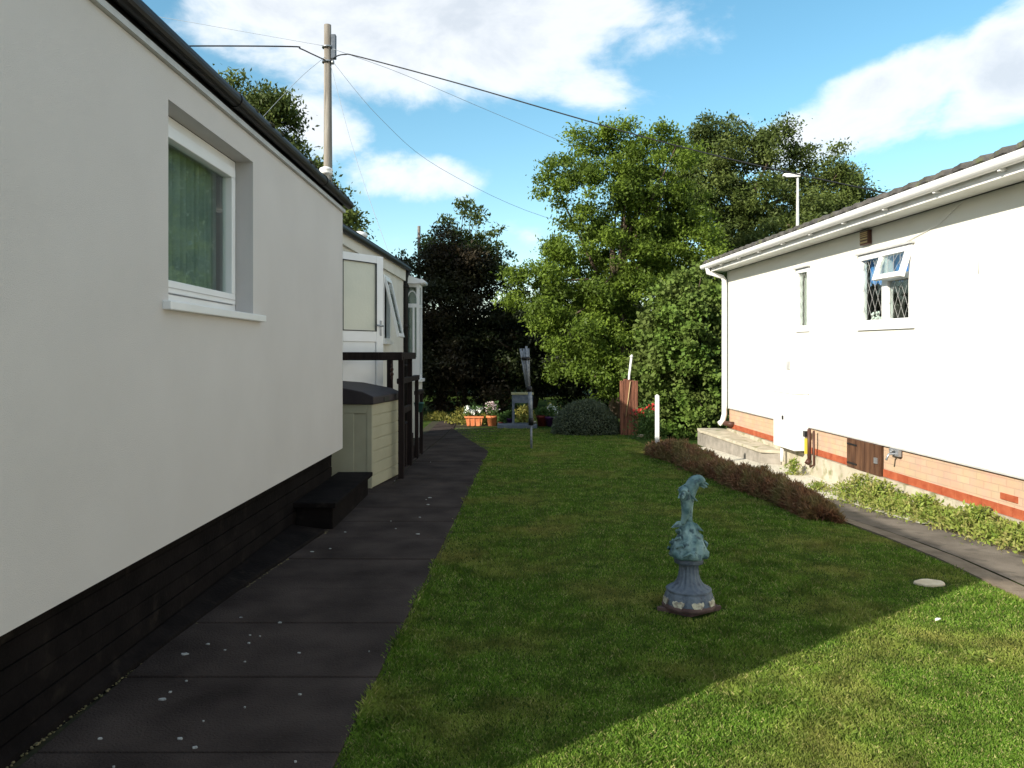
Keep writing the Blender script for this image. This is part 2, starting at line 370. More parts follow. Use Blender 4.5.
def tree(name, base, blobs, n, lsize, m, label, cat='tree', group=None, trunk_r=.18, clump=.3, nclump=260, aspect=.45, fill=.5, lmix=.5, bark='bark', nbranch=26, top=None, droop=.2, extra=None):
    t = thing(name, base, label, cat, group)
    pos, out, C, cr = crown_points(blobs, n, clump, nclump, fill)
    keep = pos[:, 2] > base[2]+.05; pos = pos[keep]; out = out[keep]; cr = cr[keep]
    rnd = np.clip(cr*lmix+RNG.random(len(pos))*(1-lmix), 0, 1)
    lv = leaves(pos, lsize, aspect, droop, out)
    np_mesh('crown', lv, 4, m, rnd, t)
    mb = MB(); b = Vector(base); cen = sum((Vector(q[0]) for q in blobs), Vector())/len(blobs)
    tp = Vector((b.x*.5+cen.x*.5, b.y*.5+cen.y*.5, cen.z+.2)) if top is None else Vector(top)
    pts = [b+Vector((0, 0, -.2))]+[b.lerp(tp, f)+Vector((math.sin(f*5)*.08, math.cos(f*4)*.06, 0)) for f in (.2, .4, .6, .8, 1)]
    mb.tube(pts, [trunk_r*k for k in (1.25, 1, .85, .7, .5, .3)], 10)
    sel = RNG.choice(len(C), min(nbranch, len(C)), replace=False)
    for i in sel:
        e = Vector(C[i]); f = .35+.6*random.random(); s0 = b.lerp(tp, f)
        mid = s0.lerp(e, .5)+Vector((random.uniform(-.2, .2), random.uniform(-.2, .2), random.uniform(0, .3)))
        mb.tube([s0, mid, e], [trunk_r*.33, trunk_r*.2, trunk_r*.06], 6)
    mb.build('trunk', bark, t)
    return t

# ------------------------------------------------------------------ ground
def grid_sheet(xs, ys, hf):
    mb = MB(); nx = len(xs)
    mb.add([(x, y, hf(x, y)) for y in ys for x in xs], [(j*nx+i, j*nx+i+1, (j+1)*nx+i+1, (j+1)*nx+i) for j in range(len(ys)-1) for i in range(nx-1)], True)
    return mb
xs = [-400, -120, -40, -20]+[x*.5 for x in range(-24, 5)]+[2.5+.1*i for i in range(14)]+[4+.5*i for i in range(24)]+[20, 40, 120, 400]
ys = [-300, -80, -20]+[y*.5 for y in range(-16, 80)]+[60, 120, 300, 900]
grid_sheet(sorted(set(xs)), ys, lambda x, y: G(x, y)+.03*math.sin(x*.7+1)*math.sin(y*.5)*ss(22, 30, y)).build('lawn_ground', 'lawn', kind='structure')

XL = lambda y: -.66+.03*(y-3)                 # lawn edge of the left path
# left path: slabs over a base sheet
mb = MB()
yj = [-2.6]
while yj[-1] < 20.5: yj.append(yj[-1]+random.choice((.68, .72, .76)))
yj2 = yj
def right_edge(y): return XL(y) if y < 12.9 else XL(12.9)-(y-12.9)*.17
for a, b in zip(yj2, yj2[1:]):
    g = .006; dz = random.uniform(-.004, .004); tl = random.uniform(-.004, .004)
    x0 = -1.84 if a < 9.9 else -1.9
    if a > 9: parts = [(x0, -1.42), (-1.41, None)]
    else: parts = [(x0, None)]
    for (p0, p1) in parts:
        poly = [(p0+g, a+g), ((p1 if p1 else right_edge(a))-g, a+g), ((p1 if p1 else right_edge(b))-g, b-g), (p0+g, b-g)]
        mb.prism(poly, lambda x, y: G(x, y)-.04, lambda x, y, dz=dz, tl=tl: G(x, y)+.022+dz+tl*(x+1.2))
mb.build('path', 'path', bevel=.006, kind='structure')
mb = MB()
for a, b in zip(yj, yj[1:]):
    mb.add([(-2.1, a, G(-1, a)+.008), (XL(a)+.02, a, G(-1, a)+.008), (XL(b)+.02 if b < 12.9 else right_edge(b), b, G(-1, b)+.008), (-2.1, b, G(-1, b)+.008)], [(0, 1, 2, 3)])
mb.build('path_bedding', 'joint', kind='structure')
# lichen spots and moss scraps lying on the slabs
mb = MB()
def blotch(x, y, r, z):
    k = 9; pts = [(x+r*random.uniform(.55, 1.15)*math.cos(2*PI*i/k), y+.8*r*random.uniform(.5, 1.1)*math.sin(2*PI*i/k)) for i in range(k)]
    mb.prism(pts, z-.003, z+.0025)
for px, py, r in ((163,705,.018),(185,659,.02),(208,649,.012),(180,745,.012),(100,745,.01),(195,754,.01),(280,627,.012),(241,622,.010),(249,648,.01),(299,658,.010),(312,555,.016),(330,552,.012),(345,535,.012),(418,537,.018),(300,700,.008),(250,640,.007),(225,655,.007),(245,667,.006),(430,500,.02),(428,507,.015),(420,520,.012)):
    d = EYE*F/(py-HY); blotch((px-CX)/F*d, d, r, .026)
for i in range(16):
    y = 2.8+9*random.random()**1.6; blotch(random.uniform(-1.7, XL(y)-.05), y, random.uniform(.003, .009), .026)
mb.build('path_lichen', 'lichen', kind='stuff', label='pale lichen spots scattered on the dark slabs', cat='lichen')

# right side: edging strip, path, gravel and planting bed
RX = lambda y: 5.0-.045*y                    # wall line of the right bungalow
def strip(xa, xb, y0, y1, dz, thick=.06, step=.5, gap=0):
    mb = MB(); y = y0
    while y < y1-1e-6:
        b = min(y+step, y1)
        poly = [(xa(y), y+gap), (xb(y), y+gap), (xb(b), b-gap), (xa(b), b-gap)]
        mb.prism(poly, lambda x, yy: G(x, yy)-thick, lambda x, yy: G(x, yy)+dz)
        y = b
    return mb
strip(lambda y: 3.22+.01*(y-5), lambda y: 3.38+.012*(y-5), -2, 9.6, .02, gap=.003, step=.9).build('path_edging', 'kerb', kind='structure')
def sheet(xa, xb, y0, y1, dz, step=.5):
    mb = MB(); y = y0
    while y < y1-1e-6:
        b = min(y+step, y1); n = 4
        for i in range(n):
            q = [(xa(y)+(xb(y)-xa(y))*i/n, y), (xa(y)+(xb(y)-xa(y))*(i+1)/n, y), (xa(b)+(xb(b)-xa(b))*(i+1)/n, b), (xa(b)+(xb(b)-xa(b))*i/n, b)]
            mb.add([(x, yy, G(x, yy)+dz) for x, yy in q], [(0, 1, 2, 3)])
        y = b
    return mb
sheet(lambda y: 3.415+.012*(y-5), lambda y: 3.93+.02*(y-5), -2, 13, .012).build('garden_path', 'r_path', kind='structure')
sheet(lambda y: 3.38+.012*(y-5), lambda y: 3.415+.012*(y-5), -2, 13, -.0+.003).build('path_gap', 'soil', kind='structure')
sheet(lambda y: 3.93+.02*(y-5), lambda y: RX(y)+.05, -2, 7.8, .006).build('planting_bed', 'soil', kind='structure')
sheet(lambda y: 3.93+.02*(y-5) if y < 10 else 3.6, lambda y: RX(y)+.05, 7.8, 15.5, .016).build('gravel_strip', 'gravel', kind='structure')

# grass blades of the near lawn, one mass
def grass():
    out = []; 
    n = 640000
    u = RNG.random(n); y0, y1 = 2.35, 19.0
    y = 1/((1/y0)*(1-u)+(1/y1)*u)             # density falls with distance squared
    xl = -.66+.03*(y-3)-.015; xr = np.where(y < 8, 3.24, 3.24-.17*(y-8)); xr = np.where(y > 13.5, 2.4, xr)
    xl = np.where(y > 12.9, -.363-(y-12.9)*.17, xl)
    lim = 1.15*y
    xr = np.minimum(xr, lim)
    x = xl+(xr-xl)*RNG.random(n)
    w = RNG.random(n) < (xr-xl)/np.max(xr-xl)*1.6
    x = x[w]; y = y[w]; n = len(x)
    # keep the tile under the statue and the flat stone clear
    k = ~((np.abs(x-1.076)/.24+np.abs(y-4.87)/.21 < 1)) & ~(((x-2.83)/.13)**2+((y-5.42)/.11)**2 < 1)
    x = x[k]; y = y[k]; n = len(x)
    z = np.array([G(a, b) for a, b in zip(x, y)]) if n else 0
    far = 1+np.clip((y-4)/6, 0, 1.6)
    tuft = .5+.5*np.sin(x*5.1+np.sin(y*3.3)*2)*np.sin(y*4.3+x*1.7)
    h = (.008+.014*RNG.random(n)*(0.35+1.2*tuft**2))*(1+.25*(far-1))
    edge = np.exp(-((x-(-.66+.03*(y-3)))/.03)**2); h *= 1+.6*edge
    wd = (.0013+.0014*RNG.random(n))*far
    a = RNG.random(n)*2*PI; la = RNG.random(n)*2*PI; ln = h*(.2+.9*RNG.random(n))
    dx, dy = np.cos(a)*wd, np.sin(a)*wd
    p0 = np.stack([x-dx, y-dy, z-.002], 1); p1 = np.stack([x+dx, y+dy, z-.002], 1)
    lx, ly = np.cos(la)*ln, np.sin(la)*ln
    m1 = np.stack([x+dx*.8+lx*.35, y+dy*.8+ly*.35, z+h*.6], 1); p2 = np.stack([x+lx, y+ly, z+h], 1)
    np_mesh('grass', np.stack([p0, p1, m1, p2], 1), 4, 'blades', RNG.random(n)**1.0, kind='stuff', label='short mown lawn grass between the two paths', cat='grass')
grass()

# ------------------------------------------------------------------ left bungalow
XW = -1.80; Y0, Y1 = 1.60, 8.5
home = thing('bungalow', (-4.6, 5.0, 0), 'near white rendered bungalow on the left with black plinth and one deep set window', 'bungalow')
WY0, WY1, WZ0, WZ1 = 4.19, 5.56, 1.83, 2.89
mb = MB(); wall_x(mb, XW, Y0, Y1, .56, 3.06, [(WY0, WY1, WZ0, WZ1)], -.12)
mb.add([(XW, Y0, .56), (-7.4, Y0, .56), (-7.4, Y0, 3.06), (XW, Y0, 3.06)], [(0, 1, 2, 3)])
mb.add([(XW, Y1, .56), (-7.4, Y1, .56), (-7.4, Y1, 3.06), (XW, Y1, 3.06)], [(0, 3, 2, 1)])
mb.add([(-7.4, Y0, .56), (-7.4, Y1, .56), (-7.4, Y1, 3.06), (-7.4, Y0, 3.06)], [(0, 3, 2, 1)])
mb.add([(XW, Y0, .56), (XW, Y1, .56), (-7.4, Y1, .56), (-7.4, Y0, .56)], [(0, 1, 2, 3)])
mb.build('wall', 'render_l', home)
# plinth of ribbed boards
mb = MB(); z = -.05; k = 0
for i in range(6):
    mb.box(-7.3, -1.905+(.004 if i % 2 else 0), Y0+.08, Y1-.06, .0+i*.094, .0+(i+1)*.094-.006)
mb.box(-7.28, -1.925, Y0+.09, Y1-.07, -.1, .557)
mb.build('plinth', 'plinth', home)
mb = MB(); EX = lambda y: -1.88+.08*ss(3, 4.9, y)+.20*ss(4.4, 7.4, y)
yy = [Y0+.05+.25*i for i in range(22)]; vs = []
for y in yy: vs += [(-1.9, y, -.05), (EX(y)+.005, y, -.05), (EX(y), y, .042), (EX(y)-.01, y, .05), (-1.9, y, .09)]
mb.add(vs, [(a*5+k, a*5+(k+1) % 5, (a+1)*5+(k+1) % 5, (a+1)*5+k) for a in range(21) for k in range(5)]+[(0, 1, 2, 3, 4), tuple(105+k for k in (4, 3, 2, 1, 0))])
mb.build('plinth_ledge', 'plinth', home, bevel=.01)
mb = MB()
for i in range(420):
    y = 2.4+random.random()*4.6; r = random.uniform(.002, .009)
    mb.lathe([(r, 0), (r*.8, r*.5), (.001, r*.7)], (EX(y)+.006+random.uniform(-.006, .012), y, .018), 6)
mb.build('moss_line', 'mossy_roof_debris', home, kind='stuff')
# roof, trim, gutter
mb = MB(); mb.extr_y([(-1.74, 3.16), (-1.74, 3.21), (-4.6, 3.55), (-7.5, 3.21), (-7.5, 3.16)], Y0-.05, Y1+.02)
roof = mb.build('roof', 'roofing', home)
mb = MB(); mb.box(-1.835, -1.772, Y0-.02, Y1+.015, 3.062, 3.095); mb.build('drip_trim', 'trim', home)
mb = MB(); mb.box(-7.45, -1.80, Y0-.01, Y1+.01, 3.096, 3.158); mb.build('fascia', 'black_gutter', home)
mb = MB()
prof = [(-1.798, 3.20)]+[(-1.735+.062*math.cos(a), 3.175+.062*math.sin(a)) for a in [PI+PI*i/10 for i in range(11)]]+[(-1.679, 3.205), (-1.69, 3.205), (-1.735, 3.16), (-1.785, 3.20)]
mb.extr_y([(-1.750+.045*math.cos(2*PI*i/16), 3.165+.045*math.sin(2*PI*i/16)) for i in range(16)], Y0-.1, Y1+.12)
g_ = mb.build('gutter', 'black_gutter', home)
for y in (2.3, 5.05, 7.4): mb = MB(); mb.extr_y([(-1.750+.051*math.cos(2*PI*i/16), 3.165+.051*math.sin(2*PI*i/16)) for i in range(16)], y, y+.07); mb.build('gutter_joint', 'black_gutter', g_)
mb = MB()
for i in range(220):
    y = random.choice((random.uniform(5, 8.5), random.uniform(6.8, 8.4))); r = random.uniform(.012, .04)
    mb.lathe([(r, 0), (r*.9, r*.5), (.002, r)], (-1.76+random.uniform(-.04, .03), y, 3.18), 6)
mb.build('gutter_moss', 'joint', g_, kind='stuff')
mb = MB(); mb.lathe([(.03, -.15), (.03, .0), (.062, .0), (.070, .02), (.055, .032), (.070, .042), (.064, .06), (.035, .075), (.002, .08)], (-1.905, 8.2, 3.40), 16)
mb.build('roof_vent', 'upvc_dirty', roof)
# window
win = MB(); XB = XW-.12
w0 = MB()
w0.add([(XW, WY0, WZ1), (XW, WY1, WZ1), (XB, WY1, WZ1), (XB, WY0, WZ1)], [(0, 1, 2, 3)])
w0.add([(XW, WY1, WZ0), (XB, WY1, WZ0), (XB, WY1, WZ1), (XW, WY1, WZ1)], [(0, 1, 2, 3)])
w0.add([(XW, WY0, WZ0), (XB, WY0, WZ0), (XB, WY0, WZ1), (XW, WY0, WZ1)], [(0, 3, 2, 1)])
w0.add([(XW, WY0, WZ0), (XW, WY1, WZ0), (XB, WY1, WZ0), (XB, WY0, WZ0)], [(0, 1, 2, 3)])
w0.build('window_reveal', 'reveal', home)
mb = MB(); frame_x(mb, XB-.06, XB+.0, WY0+.002, WY1-.002, WZ0+.002, WZ1-.002, .06)
frame_x(mb, XB-.045, XB+.022, WY0+.064, WY1-.064, WZ0+.066, WZ1-.064, .07)
wf = mb.build('window', 'upvc', home, bevel=.005)
mb = MB(); mb.box(XB-.03, XB-.02, WY0+.12, WY1-.12, WZ0+.12, WZ1-.12); mb.build('pane', 'glass', wf)
mb = MB(); mb.box(XB+.0225, XB+.027, WY0+.07, WY1-.07, WZ0+.092, WZ0+.097); mb.build('bead', 'reveal', wf)
mb = MB(); mb.prism([(XB, WY0-.07), (XW+.045, WY0-.07), (XW+.045, WY1+.16), (XW-.0, WY1+.16), (XW-.0, WY1-.002), (XB, WY1-.002)], WZ0-.045, WZ0+.001)
mb.build('sill', 'upvc', wf, bevel=.005)
mb = MB(); n = 90; vs = []
for i in range(n+1):
    y = WY0+.03+(WY1-WY0-.06)*i/n; x = XB-.12+.018*math.sin(i*.9)+.008*math.sin(i*2.3)
    vs += [(x, y, WZ0+.02), (x, y, WZ1-.02)]
mb.add(vs, [(2*i, 2*i+2, 2*i+3, 2*i+1) for i in range(n)], True)
mb.build('curtain', 'curtain', wf)

# ------------------------------------------------------------------ second bungalow (further, left)
X2 = -2.20; A0, A1 = 9.6, 16.3
H2 = lambda v: Vector((v[0], v[1], v[2]+.028*(v[1]-16.3)*ss(2.9, 3.2, v[2])))      # the eave drops a little towards the camera
h2 = thing('bungalow', (-3.3, 13.0, 0), 'further cream bungalow on the left with open white door and white glazed bay', 'bungalow')
mb = MB(H2); wall_x(mb, X2, A0, A1, .25, 3.26, [(13.65, 14.35, 1.80, 2.92)], -.1)
mb.add([(X2, A0, .25), (-4.4, A0, .25), (-4.4, A0, 3.26), (X2, A0, 3.26)], [(0, 1, 2, 3)])
mb.add([(X2, A1, .25), (-4.4, A1, .25), (-4.4, A1, 3.26), (X2, A1, 3.26)], [(0, 1, 2, 3)])
mb.add([(-4.4, A0, .25), (-4.4, A1, .25), (-4.4, A1, 3.26), (-4.4, A0, 3.26)], [(0, 1, 2, 3)])
mb.build('wall', 'render_2', h2)
mb = MB(H2); mb.box(-4.3, X2-.03, A0+.05, A1-.05, -.3, .25); mb.build('plinth', 'plinth', h2)
mb = MB(H2); mb.extr_y([(-2.1, 3.32), (-2.1, 3.37), (-3.3, 3.52), (-4.5, 3.37), (-4.5, 3.32)], A0-.1, A1+.05)
rf2 = mb.build('roof', 'roofing', h2)
mb = MB(H2); mb.box(-2.19, -2.15, A0, A1, 3.05, 3.32); mb.build('fascia', 'render_2', h2)
mb = MB(H2); mb.extr_y([(-2.10+.042*math.cos(2*PI*i/14), 3.30+.045*math.sin(2*PI*i/14)) for i in range(14)], A0-.1, A1+.1)
mb.build('gutter', 'black_gutter', h2)
mb = MB(H2); mb.lathe([(.05, -.2), (.05, 0), (.13, .01), (.14, .05), (.1, .09), (.005, .11)], (-2.5, 13.1, 3.56), 14); mb.build('roof_vent', 'upvc_dirty', rf2)
mb = MB(H2); mb.tube([(-2.10, 16.24, 3.28), (-2.15, 16.24, 3.12), (-2.16, 16.24, 3.0), (-2.16, 16.24, 0)], .055, 10)
for z in (2.9, 2.1, 1.3): mb.lathe([(.068, 0), (.068, .07)], (-2.16, 16.24, z), 10)
mb.build('downpipe', 'black_gutter', h2)
# opening with awning sash
mb = MB(); frame_x(mb, X2-.05, X2+.02, 13.64, 14.36, 1.79, 2.93, .055)
w2 = mb.build('window', 'upvc', h2, bevel=.004)
sx = MB(); t_ = .24
def aw(v):                                   # sash swung out about its top edge
    a = R(13); p = Vector(v); d = p-Vector((X2+.03, 0, 2.88)); return Vector((X2+.03+d.x*math.cos(a)-d.z*math.sin(a), p.y, 2.88+d.z*math.cos(a)+d.x*math.sin(a)))
sx = MB(aw); frame_x(sx, X2+.0, X2+.045, 13.68, 14.32, 1.84, 2.88, .06); sx.build('sash', 'upvc', w2)
sx = MB(aw); sx.box(X2+.02, X2+.028, 13.74, 14.26, 1.90, 2.82); sx.build('pane', 'glass_ref', w2)
mb = MB(); mb.box(X2, X2+.07, 13.6, 14.4, 1.74, 1.788); mb.build('sill', 'upvc', w2)
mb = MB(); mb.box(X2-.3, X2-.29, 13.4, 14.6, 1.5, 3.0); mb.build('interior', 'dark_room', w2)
# open door, hinged on the wall and swung towards the camera
dA = Vector((-2.18, 9.87, 0)); dB = Vector((-1.715, 10.55, 0)); dd = (dB-dA).normalized(); L = .82; dn = Vector((dd.y, -dd.x, 0))
def dx(v): return dA+dd*v[0]+dn*v[1]+Vector((0, 0, v[2]))
bx = (0, L, -.03, .03)
D0, D1 = .86, 2.84
mb = MB(dx); mb.box(0, .10, -.03, .03, D0, D1); mb.box(L-.13, L, -.03, .03, D0, D1); mb.box(.10, L-.13, -.03, .03, D1-.10, D1); mb.box(.10, L-.13, -.03, .03, 1.72, 1.86); mb.box(.10, L-.13, -.03, .03, D0, D0+.12)
door = mb.build('door', 'upvc', h2, bevel=.006)
mb = MB(dx); mb.box(.10, L-.13, -.012, .012, 1.86, D1-.10); mb.build('pane', 'obscure', door)
mb = MB(dx); frame_x_ = None
mb.box(.095, .107, .02, .034, 1.855, D1-.095); mb.box(L-.137, L-.125, .02, .034, 1.855, D1-.095); mb.box(.107, L-.137, .02, .034, D1-.107, D1-.095); mb.box(.107, L-.137, .02, .034, 1.855, 1.867)
mb.build('seal', 'black_plastic', door)
mb = MB(dx); mb.box(.112, L-.142, -.015, .018, D0+.132, 1.708); mb.box(.10, L-.13, -.01, .005, D0+.12, 1.72); mb.build('panel', 'upvc', door)
mb = MB(dx); mb.tube([(L-.05, .03, 1.93), (L-.05, .075, 1.93), (L-.17, .08, 1.935)], .011, 8); mb.box(L-.066, L-.034, .03, .04, 1.80, 2.0); mb.build('handle', 'steel', door)
# glazed bay
bx0, bx1, by0, by1 = -2.19, -1.89, 16.33, 16.85
mb = MB(); mb.box(bx0, bx1, by0, by1, -.3, 1.0); mb.build('bay_wall', 'render_2', h2)
mb = MB(); mb.box(bx0, bx1+.05, by0-.05, by1+.05, 1.001, 1.06); mb.build('bay_sill', 'upvc', h2)
mb = MB()
for (x, y) in ((bx0+.03, by0+.03), (bx1-.03, by0+.03), (bx1-.03, by1-.03)): mb.box(x-.03, x+.03, y-.03, y+.03, 1.06, 3.0)
mb.box(bx0+.06, bx1-.06, by0, by0+.05, 1.06, 1.12); mb.box(bx0+.06, bx1-.06, by0, by0+.05, 2.94, 3.0); mb.box(bx0+.06, bx1-.06, by0, by0+.05, 2.52, 2.60)
mb.box(bx0+.06, bx1-.06, by0+.005, by0+.045, 1.12, 1.50)
mb.box(bx0+.16, bx0+.20, by0, by0+.05, 1.50, 2.52)
mb.box(bx1-.05, bx1, by0+.06, by1-.06, 1.06, 1.12); mb.box(bx1-.05, bx1, by0+.06, by1-.06, 2.94, 3.0); mb.box(bx1-.05, bx1, by0+.06, by1-.06, 2.52, 2.58); mb.box(bx1-.05, bx1, by0+.4, by0+.45, 1.12, 2.52)
for k in range(9):
    a0, a1 = PI*k/9, PI*(k+1)/9; c = (-2.04, 2.61)
    mb.tube([(c[0]+.11*math.cos(a0), by0+.025, c[1]+.25*math.sin(a0)), (c[0]+.11*math.cos(a1), by0+.025, c[1]+.25*math.sin(a1))], .014, 6)
bw = mb.build('bay_window', 'upvc', h2)
mb = MB(); mb.box(bx0+.06, bx1-.06, by0+.02, by0+.03, 1.50, 2.94); mb.box(bx1-.03, bx1-.02, by0+.06, by1-.06, 1.12, 2.94); mb.build('pane', 'glass_ref', bw)
mb = MB(); mb.box(bx0+.01, bx0+.02, by0+.06, by1-.01, 1.07, 2.98); mb.box(bx0+.03, bx1-.07, by0+.35, by0+.36, 1.07, 2.98); mb.build('interior', 'curtain', bw)
mb = MB(); mb.extr_y([(-2.2, 3.002), (-1.84, 3.002), (-1.84, 3.08), (-2.2, 3.20)], by0-.12, by1+.1)
mb.tube([(-1.83, by0-.16, 3.05), (-1.83, by1+.12, 3.05)], .045, 10)
mb.build('bay_roof', 'upvc', h2)

# ------------------------------------------------------------------ landing rail, storage box, step
rail = thing('stair_rail', (-1.42, 11, 0), 'dark stained timber landing and stepped handrail behind the cream storage box', 'railing')
posts = [(-1.375, 9.93, 1.56), (-1.43, 11.2, 1.56), (-1.43, 12.0, 1.24), (-1.43, 12.6, 1.0)]
for i, (x, y, zt) in enumerate(posts):
    mb = MB(); w = (.034, .031, .027, .027)[i]
    mb.box(x-w, x+w, y-w, y+w, G(x, y)+.0, zt-.03); mb.build('post', 'black_wood', rail, bevel=.006)
mb = MB(); mb.box(-1.63, -1.56, 10.42, 10.49, .3, 1.49); mb.build('post', 'black_wood', rail)
def rb(x0, y0, x1, y1, z, h=.09, w=.035, name='handrail'):
    mb = MB()
    if abs(x1-x0) > abs(y1-y0): mb.box(min(x0, x1), max(x0, x1), y0-w, y0+w, z-h, z)
    else: mb.box(x0-w, x0+w, min(y0, y1), max(y0, y1), z-h, z)
    mb.build(name, 'black_wood', rail, bevel=.006)
rb(-2.19, 9.80, -1.34, 9.80, 1.585, .10, .04)
rb(-1.40, 9.842, -1.40, 11.24, 1.585, .09, .05)
rb(-1.43, 10.2, -1.43, 12.04, 1.25, .07, .040)
rb(-1.43, 12.0, -1.43, 12.65, 1.01, .06, .040)
rb(-1.43, 10.2, -1.43, 11.19, .86, .08, .022, 'crossbar')
mb = MB()
mb.box(-2.19, -1.47, 10.6, 11.0, G(0, 10)-.02, .80); mb.build('landing', 'black_wood', rail)
mb = MB()
for k in range(3): mb.box(-2.19, -1.46, 11.003+.42*k, 11.42+.42*k, -.1, .60-.2*k)
mb.build('steps', 'black_wood', rail)

pot = thing('hanging_pot', (-1.30, 12.0, .80), 'small green pot hanging on the lowest handrail post', 'plant pot')
mb = MB(); mb.lathe([(.05, .0), (.075, .13), (.08, .13), (.08, .15), (.06, .15)], (-1.455, 12.49, .66), 14); mb.build('pot', 'green_pot', pot)
mb = MB(); mb.tube([(-1.455, 12.49, .81), (-1.455, 12.50, .95), (-1.45, 12.57, .97)], .006, 6); mb.build('hook', 'black_plastic', pot)
mb = MB()
for k, (r, z) in enumerate(((.014, 1.40), (.02, 1.35), (.022, 1.29), (.014, 1.24))): mb.lathe([(.003, -.03), (r, -.01), (r, .012), (.003, .03)], (-1.50, 10.0, z+.02), 10)
mb.tube([(-1.50, 10.0, 1.19), (-1.50, 10.0, 1.5)], .004, 5)
tag(mb.build('wind_chime', 'brown_pipe'), 'brown hanging wind ornament on the black top rail', 'ornament')

box = thing('storage_box', (-1.9, 9.6, 0), 'cream plastic garden storage box with dark lid beside the step', 'storage box')
def bxf(v):                                   # the box stands a little askew
    a = R(-8.5); c = Vector((-1.86, 9.2, 0)); p = Vector(v)-c
    return Vector((c.x+p.x*math.cos(a)-p.y*math.sin(a), c.y+p.x*math.sin(a)+p.y*math.cos(a), p.z))
Bx0, Bx1, By0, By1 = -2.32, -1.585, 9.15, 10.22
mb = MB(bxf); mb.box(Bx0, Bx1-.012, By0+.012, By1, .03, 1.0)
for k in range(7):                           # horizontal mouldings on the path side
    mb.box(Bx1-.012, Bx1, By0+.03, By1-.02, .04+.137*k, .04+.137*(k+1)-.012)
mb.box(Bx1-.06, Bx1-.0, By0, By0+.03, .03, 1.0); mb.box(Bx0, Bx0+.06, By0, By0+.012, .03, 1.0)
mb.box(Bx0+.06, Bx1-.06, By0, By0+.012, .03, .12); mb.box(Bx0+.06, Bx1-.06, By0, By0+.012, .88, 1.0)
mb.box(-2.10, -1.80, By0, By0+.012, .12, .88)
body = mb.build('body', 'cream_plastic', box, bevel=.005)
mb = MB(bxf)
mb.extr_y([(Bx0-.03, .985), (Bx1+.03, .985), (Bx1+.03, 1.075), (Bx1-.10, 1.13), (Bx0+.05, 1.24), (Bx0-.03, 1.22)], By0-.03, By1+.02)
lid = mb.build('lid', 'lid_plastic', box, bevel=.012)
mb = MB(bxf); mb.box(Bx1+.03, Bx1+.036, 9.50, 9.70, 1.0, 1.05); mb.build('latch', 'black_plastic', lid)

st = thing('step', (-1.73, 8, 0), 'low black step with slab top against the plinth', 'step')
mb = MB(); mb.box(-1.90, -1.575, 7.03, 8.75, -.02, .215); mb.build('base', 'plinth', st, bevel=.008)
mb = MB(); mb.box(-1.92, -1.535, 6.96, 8.82, .217, .262); mb.build('tread', 'plinth', st, bevel=.008)

# ------------------------------------------------------------------ right bungalow
TZ = lambda v: Vector((5.0-.045*v[1]+v[0], v[1], v[2]+.0093*(v[1]-7.3)-.05*ss(3.0, 3.17, v[2])))     # follows the lie of its plot
hr = thing('bungalow', (8, 9.5, 0), 'sunlit ivory bungalow on the right with brick base and white gutter', 'bungalow')
E0, E1 = -1.0, 15.94
mb = MB(TZ)
wy0, wy1, wz0, wz1 = 9.15, 10.42, 1.90, 2.80
sy0, sy1, sz0, sz1 = 12.0, 12.45, 1.90, 2.82
wall_x(mb, 0, E0, E1, .43, 3.18, [(wy0, wy1, wz0, wz1), (sy0, sy1, sz0, sz1)], .08)
for (a, b, c, d) in ((wy0, wy1, wz0, wz1), (sy0, sy1, sz0, sz1)):
    mb.add([(0, a, c), (.08, a, c), (.08, b, c), (0, b, c), (0, a, d), (.08, a, d), (.08, b, d), (0, b, d)], [(0, 1, 2, 3), (4, 5, 6, 7), (0, 1, 5, 4), (3, 2, 6, 7)])
for y in (E0, E1): mb.add([(0, y, .43), (6, y, .43), (6, y, 3.18), (0, y, 3.18)], [(0, 1, 2, 3)])
mb.add([(6, E0, .43), (6, E1, .43), (6, E1, 3.18), (6, E0, 3.18)], [(0, 1, 2, 3)])
mb.add([(0, E0, .43), (6, E0, .43), (6, E1, .43), (0, E1, .43)], [(0, 1, 2, 3)])
mb.build('wall', 'render_r', hr)
mb = MB(TZ); mb.box(.03, 5.9, E0+.05, E1-.03, .12, .428); bk = mb.build('brick_base', 'brick', hr)
mb = MB(TZ); mb.box(-.012, .02, E0+.03, E1-.01, .415, .4285); mb.build('flashing', 'trim', hr)
mb = MB(TZ)
y = E0+.05
while y < E1-.1:
    mb.box(.018, 5.8, y, min(y+.222, E1-.03), .03, .12); y += .228
mb.build('tile_course', 'red_tile', hr)
mb = MB(TZ); mb.box(.0-.01, 5.8, E0+.05, 8.9, -.4, .027); mb.box(-.03, 5.8, 8.9, E1-.03, -.4, .024); mb.build('foundation', 'concrete', hr)
mb = MB(TZ)
mb.box(.018, .035, 7.42, 7.66, .172, .232)
mb.build('exposed_bricks', 'red_tile', hr)
